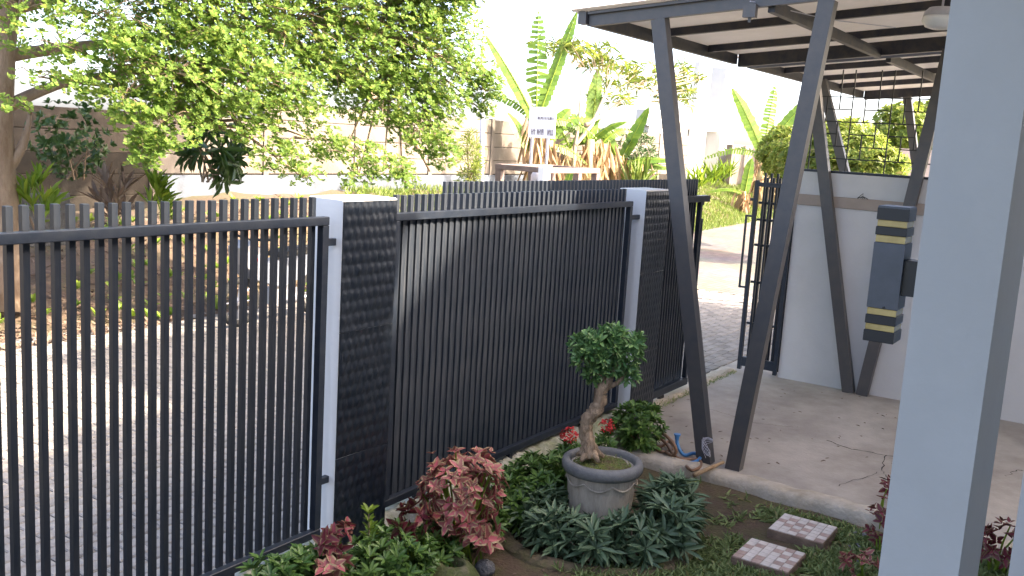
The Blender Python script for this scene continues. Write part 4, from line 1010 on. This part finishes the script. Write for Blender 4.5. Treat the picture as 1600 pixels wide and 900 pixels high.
# screen-right direction at the far side is (+.55,-.83): rt(a, up) makes a direction leaning right by a
def rt(a, up, fw=0.0): return np.array([.55*a+.83*fw, -.83*a+.55*fw, up])
b = ony(832,285,12.6)
banana('tall torn-leaved banana plant behind the notice board', b[0], 12.6, [(0,0,2.0,.17),(.35,-.2,1.5,.14)],
   [(0,0,1.9,rt(-.04,1,.05),2.7,.85,.03,.75),(0,0,1.9,rt(.30,1,.1),2.9,.45,.02,.1),(0,0,1.9,rt(-.55,1,-.1),2.7,.55,.14,.35),(0,0,1.9,rt(-.75,.85,.2),2.1,.45,.45,.9),(0,0,1.1,rt(-.6,1,-.2),1.35,.6,.12,.2),(.3,-.2,1.6,rt(.6,.8,.2),1.6,.6,.5,.7),(.3,-.2,1.4,rt(.35,1,.2),1.4,.5,.3,.4),(0,0,1.8,rt(.9,.7,.3),1.7,.5,.7,.9),(0,0,1.3,rt(.7,.4,.3),1.4,.6,.7,.6)])
b = ony(918,280,12.7)
banana('broad-leaved banana plant in the middle of the clump', b[0], 12.7, [(0,0,1.6,.22),(.5,-.1,1.5,.2),(-.7,.2,1.3,.18)],
   [(0,0,1.5,rt(.04,1,0),2.0,.8,.02,.05),(0,0,1.5,rt(.7,.9,0),1.4,.5,.35,.25),(0,0,1.5,rt(-.7,.8,.1),1.6,.45,.5,.8),(.5,-.1,1.5,rt(.5,.7,.2),1.3,.45,.5,.6),(0,0,1.4,rt(-.3,.9,-.3),1.8,.6,.5,.6),(.5,-.1,1.3,rt(-.5,.6,-.2),1.4,.5,.7,.8),(-.7,.2,1.3,rt(-.4,.9,0),1.7,.6,.4,.6),(-.7,.2,1.3,rt(.4,.9,0),1.6,.6,.4,.5)])
b = ony(962,280,12.4)
banana('banana plant with paddle-shaped leaves reaching right, by the white gateway', b[0], 12.4, [(0,0,1.4,.2),(.5,-.2,1.3,.18)],
   [(0.2,0,1.25,rt(.42,1,0),1.7,.62,.04,.05),(0.2,0,1.2,rt(1,.3,0),1.5,.42,.2,.1),(0.2,0,1.2,rt(.95,.05,.1),1.4,.4,.12,.1),(0,0,1.3,rt(-.4,.9,0),1.3,.5,.3,.5)])
b = ony(872,285,11.4); lvd = None
banana('young banana sucker with one bright leaf beside the notice board', b[0], 11.4, [(0,0,.5,.05)], [(0,0,.4,rt(.3,1,0),1.1,.3,.05,.1),(0,0,.4,rt(-.3,1,0),.7,.2,.2,.1)])
b = ony(1190,262,12.2)
banana('banana plant with a dry skirt right of the white gateway', b[0], 12.2, [(0,0,2.2,.26),(.9,-.4,1.9,.24)],
   [(0,0,2.1,rt(-.5,1,0),3.0,.8,.12,.3),(0,0,2.1,rt(.1,1,.1),2.8,.8,.08,.7),(0,0,2.1,rt(.6,1,0),3.0,.7,.12,.5),(0,0,2.1,rt(.9,.5,.1),2.6,.7,.5,.7),(0,0,2.0,rt(-.9,.5,.1),2.2,.6,.6,.8),(.3,-.1,2.0,rt(.2,.7,-.5),2.2,.7,.5,.6)])
b = ony(1172,262,12.0)
banana('short banana sucker left of the dry-skirted banana plant', b[0]-.6, 11.9, [(0,0,.8,.1)], [(0,0,.7,rt(.1,1,0),1.4,.6,.1,.1),(0,0,.7,rt(-.9,.5,0),1.3,.35,.5,.3)])
# yellow-green ground plants by the white gateway
for (x,y,vv,lb_) in ((1112,272,12.4,'yellow-green strap-leaved plant by the gateway column'),(1132,265,12.6,'taller yellow-green strap-leaved plant right of the gateway'),(995,282,11.6,'spiky pale striped plant before the white gateway wall'),(1092,280,12.2,'small yellow-green plant seen just right of the slanted leg')):
    c = ony(x,y,vv); t = thing('strap_leaf_plant', lb_, 'plant', (c[0],c[1],bankz(c[0],c[1])), 'strap-leaved plants at the far bank')
    lv = Leaves(); P = np.repeat(np.array([[c[0],c[1],c[2]-.25]]), 44, 0)+rng.normal(size=(44,3))*[.12,.12,.08]
    a = randdirs(44)*.75+np.array([0,0,1.0]); sc = .62 if x > 1000 else .8
    lv.add(P, a, randdirs(44), sc*rng.uniform(.7,1.3,44), sc*rng.uniform(.06,.11,44), t1=.3,w1=1,t2=.7,w2=.8,droop=.25)
    link('foliage', lv.mesh('foliage'), M['lf_weed'] if x != 995 else M['lf_bankgrass'], t)
# thin cassava-like tree with pale forking stems
b = ony(893,270,12.2)
ct = thing('slender_tree', 'slender tree with pale forking stems and feathery leaves over the banana clump', 'tree', (b[0],12.2,bankz(b[0],12.2)))
def q12(x,y,o=0.0): return ony(x,y,12.2+o)
for L_ in ([(893,285),(898,230),(905,190),(908,140)],[(898,228),(925,195),(945,150),(960,115)],[(915,195),(950,175),(985,145),(1000,135)]):
    mb = MB(); mb.tube([q12(*p_) for p_ in L_], [.06,.05,.04,.025], 8, jit=.06); link('stem', mb, M['palebark'], ct, sm=True)
lv = Leaves(); tw = MB()
for (x,y,rx,rz,n_) in ((872,72,.6,.18,8),(915,80,.9,.22,14),(945,100,.8,.18,12),(985,125,.9,.25,16),(1000,110,.6,.2,8),(955,150,.5,.25,7),(1060,125,.5,.5,18),(1055,150,.5,.35,14)):
    c = q12(x,y,.2); P, d = ellip(int(n_*1.5), c, (rx,.8,rz), .2); s = q12(945,150)
    for p_ in P:
        tw.tube([s*.35+p_*.65-np.array([0,0,.05]), p_], .008, 4)
    rosettes(lv, P, randdirs(len(P))*.4+np.array([0,0,.5]), 10, .30, .04, 1.3, droop=.4, t1=.35,w1=.9,t2=.7,w2=.9)
link('crown', lv.mesh('crown'), M['lf_far'], ct); tag(link('twigs', tw, M['palebark'], ct), kind='stuff')
# olive shrub before the gateway
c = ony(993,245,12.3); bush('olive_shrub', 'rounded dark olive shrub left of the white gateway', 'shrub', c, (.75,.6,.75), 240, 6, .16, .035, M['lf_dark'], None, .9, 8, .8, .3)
# dark brown bank area of dead leaves
# white gateway building
gw = thing('white_gateway', 'white plastered gateway with square columns and a flat lintel at the far end', 'gateway', (34,15,0))
def gbox(nm, xa, xb, ya_, yb_, za, zb_, m='white'): mb = MB(); mb.box((xa,ya_,za),(xb,yb_,zb_),.02); return link(nm, mb, M[m], gw)
g0 = ony(1010,280,14.8)[0]; gA = ony(1070,280,14.8)[0]; gB = ony(1095,280,14.8)[0]; gC = ony(1112,280,14.8)[0]; gD = ony(1133,280,14.8)[0]
ztop = ony(1050,175,14.8)[2]; zlin = ony(1050,200,14.8)[2]; zcol = ony(1100,98,14.8)[2]
gbox('wall_body', g0, gB-.3, 14.85, 15.2, -.2, zlin-.002); gbox('lintel', g0-.3, gD-.5, 14.8, 15.25, zlin, ztop)
gbox('column', gA, gA+1.2, 14.6, 14.799, -.2, zcol); gbox('column', gC, gD, 14.6, 15.3, -.2, zcol)
gbox('back_wall', gB-.3, gC, 15.6, 15.8, -.2, zlin)
for k in range(5): gbox('fluted_strip', g0+.5+k*.28, g0+.62+k*.28, 14.78, 14.849, -.2, zlin-.4)
mb = MB(); c = ony(1100,95,15.5); mb.tube([(c[0],15.5,0), (c[0]+.1,15.5,c[2])], [.10,.06], 10); tag(link('utility_pole', mb, M['wire'], sm=True), 'thin dark utility pole behind the white gateway', 'pole')
# low shed roof behind bananas / yard wall
mb = MB(); a = ony(1136,245,14.0); b = ony(1176,245,14.0); mb.box((a[0]+.5,14.0,.2),(b[0]+4,14.25,a[2]+.5),.02); tag(link('low_wall', mb, M['panel']), 'low weathered wall between the white gateway and the right banana plant', 'wall')
# bushes seen through the grille
gb = [(1262,248,24,(.75,.8,.55),240,'yellow-green bush seen through the left end of the grille'),(1318,250,22,(.95,.9,.88),520,'bright bushy tree filling the middle of the grille'),(1372,262,21,(.6,.6,.4),180,'lower yellowing bush at the right of the grille bushes'),(1232,240,27,(.75,.8,.75),260,'dark green bush beside the dry-skirted banana plant')]
for (x,y,d_,r_,n_,lb_) in gb:
    c = P_at(x,y,d_); bush('yard_bush', lb_, 'bush', c, r_, n_*2, 7, .15, .06, M['lf_far'], 'bushes beyond the grille', 1.0, 10, .7, .3)
# far pinkish wall and hazy trees beyond the grille
a = P_at(1340,228,40); b = P_at(1620,238,40)
mb = MB(); dd = unit(b-a); nrm_ = np.array([dd[1],-dd[0],0]); 
p0 = a-dd*4; p1 = b+dd*10
mb.add([(p0[0],p0[1],-.5),(p1[0],p1[1],-.5),(p1[0],p1[1],a[2]),(p0[0],p0[1],a[2])]+[(p0[0]-nrm_[0]*.3,p0[1]-nrm_[1]*.3,-.5),(p1[0]-nrm_[0]*.3,p1[1]-nrm_[1]*.3,-.5),(p1[0]-nrm_[0]*.3,p1[1]-nrm_[1]*.3,a[2]),(p0[0]-nrm_[0]*.3,p0[1]-nrm_[1]*.3,a[2])], [(0,1,2,3),(7,6,5,4),(3,2,6,7),(1,0,4,5),(1,5,6,2),(0,3,7,4)])
tag(link('yard_wall', mb, mat('pinkish_render',(0.50,0.40,0.36),0.9,0,(0.42,0.34,0.30),1.5,6)), 'pale pinkish wall far beyond the grille', 'wall')
for (x,y,d_,lb_) in ((1410,205,85,'hazy grey-green tree far beyond the pinkish wall, left'),(1450,200,90,'hazy grey-green tree far beyond the pinkish wall, right')):
    c = P_at(x,y,d_); r_ = (2.4,2.4,2.2); t = thing('far_tree', lb_, 'tree', (c[0],c[1],-.3), 'far trees')
    lv = Leaves(); P, d = ellip(500, c, r_, .3); rosettes(lv, P, d+np.array([0,0,.6]), 5, .5, .3, 1.0); link('crown', lv.mesh('crown'), M['lf_far'], t)
    mb = MB(); mb.tube([(c[0],c[1],-.5),c], [.25,.1], 8); link('trunk', mb, M['bark'], t)

# small debris on the carport floor and soil
lv = Leaves(); n_ = 70
P = np.array([onz(rng.uniform(1040,1400), rng.uniform(600,730), .006) for _ in range(n_)])
P = P[(P[:,0] > 6.7) & (P[:,0] < 9.7)]
a = randdirs(len(P)); a[:,2] *= .05; lv.add(P, a, np.array([0,0,1.0])+randdirs(len(P))*.15, rng.uniform(.02,.05,len(P)), rng.uniform(.008,.02,len(P)))
P = np.stack([rng.uniform(4.2,6.35,260), rng.uniform(-.1,2.9,260)],1); P = np.array([(p[0],p[1],soilz(p[0],p[1])+.01) for p in P])
P = np.array([p for p in P if not any(a_[0]<p[0]<b_[0] and a_[1]<p[1]<b_[1] for a_,b_ in tiles)])
a = randdirs(len(P)); a[:,2] *= .2; lv.add(P, a, np.array([0,0,1.0])+randdirs(len(P))*.3, rng.uniform(.015,.045,len(P)), rng.uniform(.008,.02,len(P)))
tag(link('fallen_leaves', lv.mesh('fallen_leaves'), M['lf_litter']), 'small dry leaves scattered on the soil and carport floor', 'leaf litter', kind='stuff')
# moss along the gate track
lv = Leaves(); P = np.stack([rng.uniform(7.3,9.7,700), 3.40+np.abs(rng.normal(0,.05,700)), np.full(700,.004)],1)
a = randdirs(len(P)); a[:,2] = np.abs(a[:,2])+.4; lv.add(P, a, randdirs(len(P)), rng.uniform(.012,.04,700), .006)
tag(link('track_moss', lv.mesh('track_moss'), M['lf_grass']), 'thin moss and grass along the gate track', 'moss', kind='stuff')
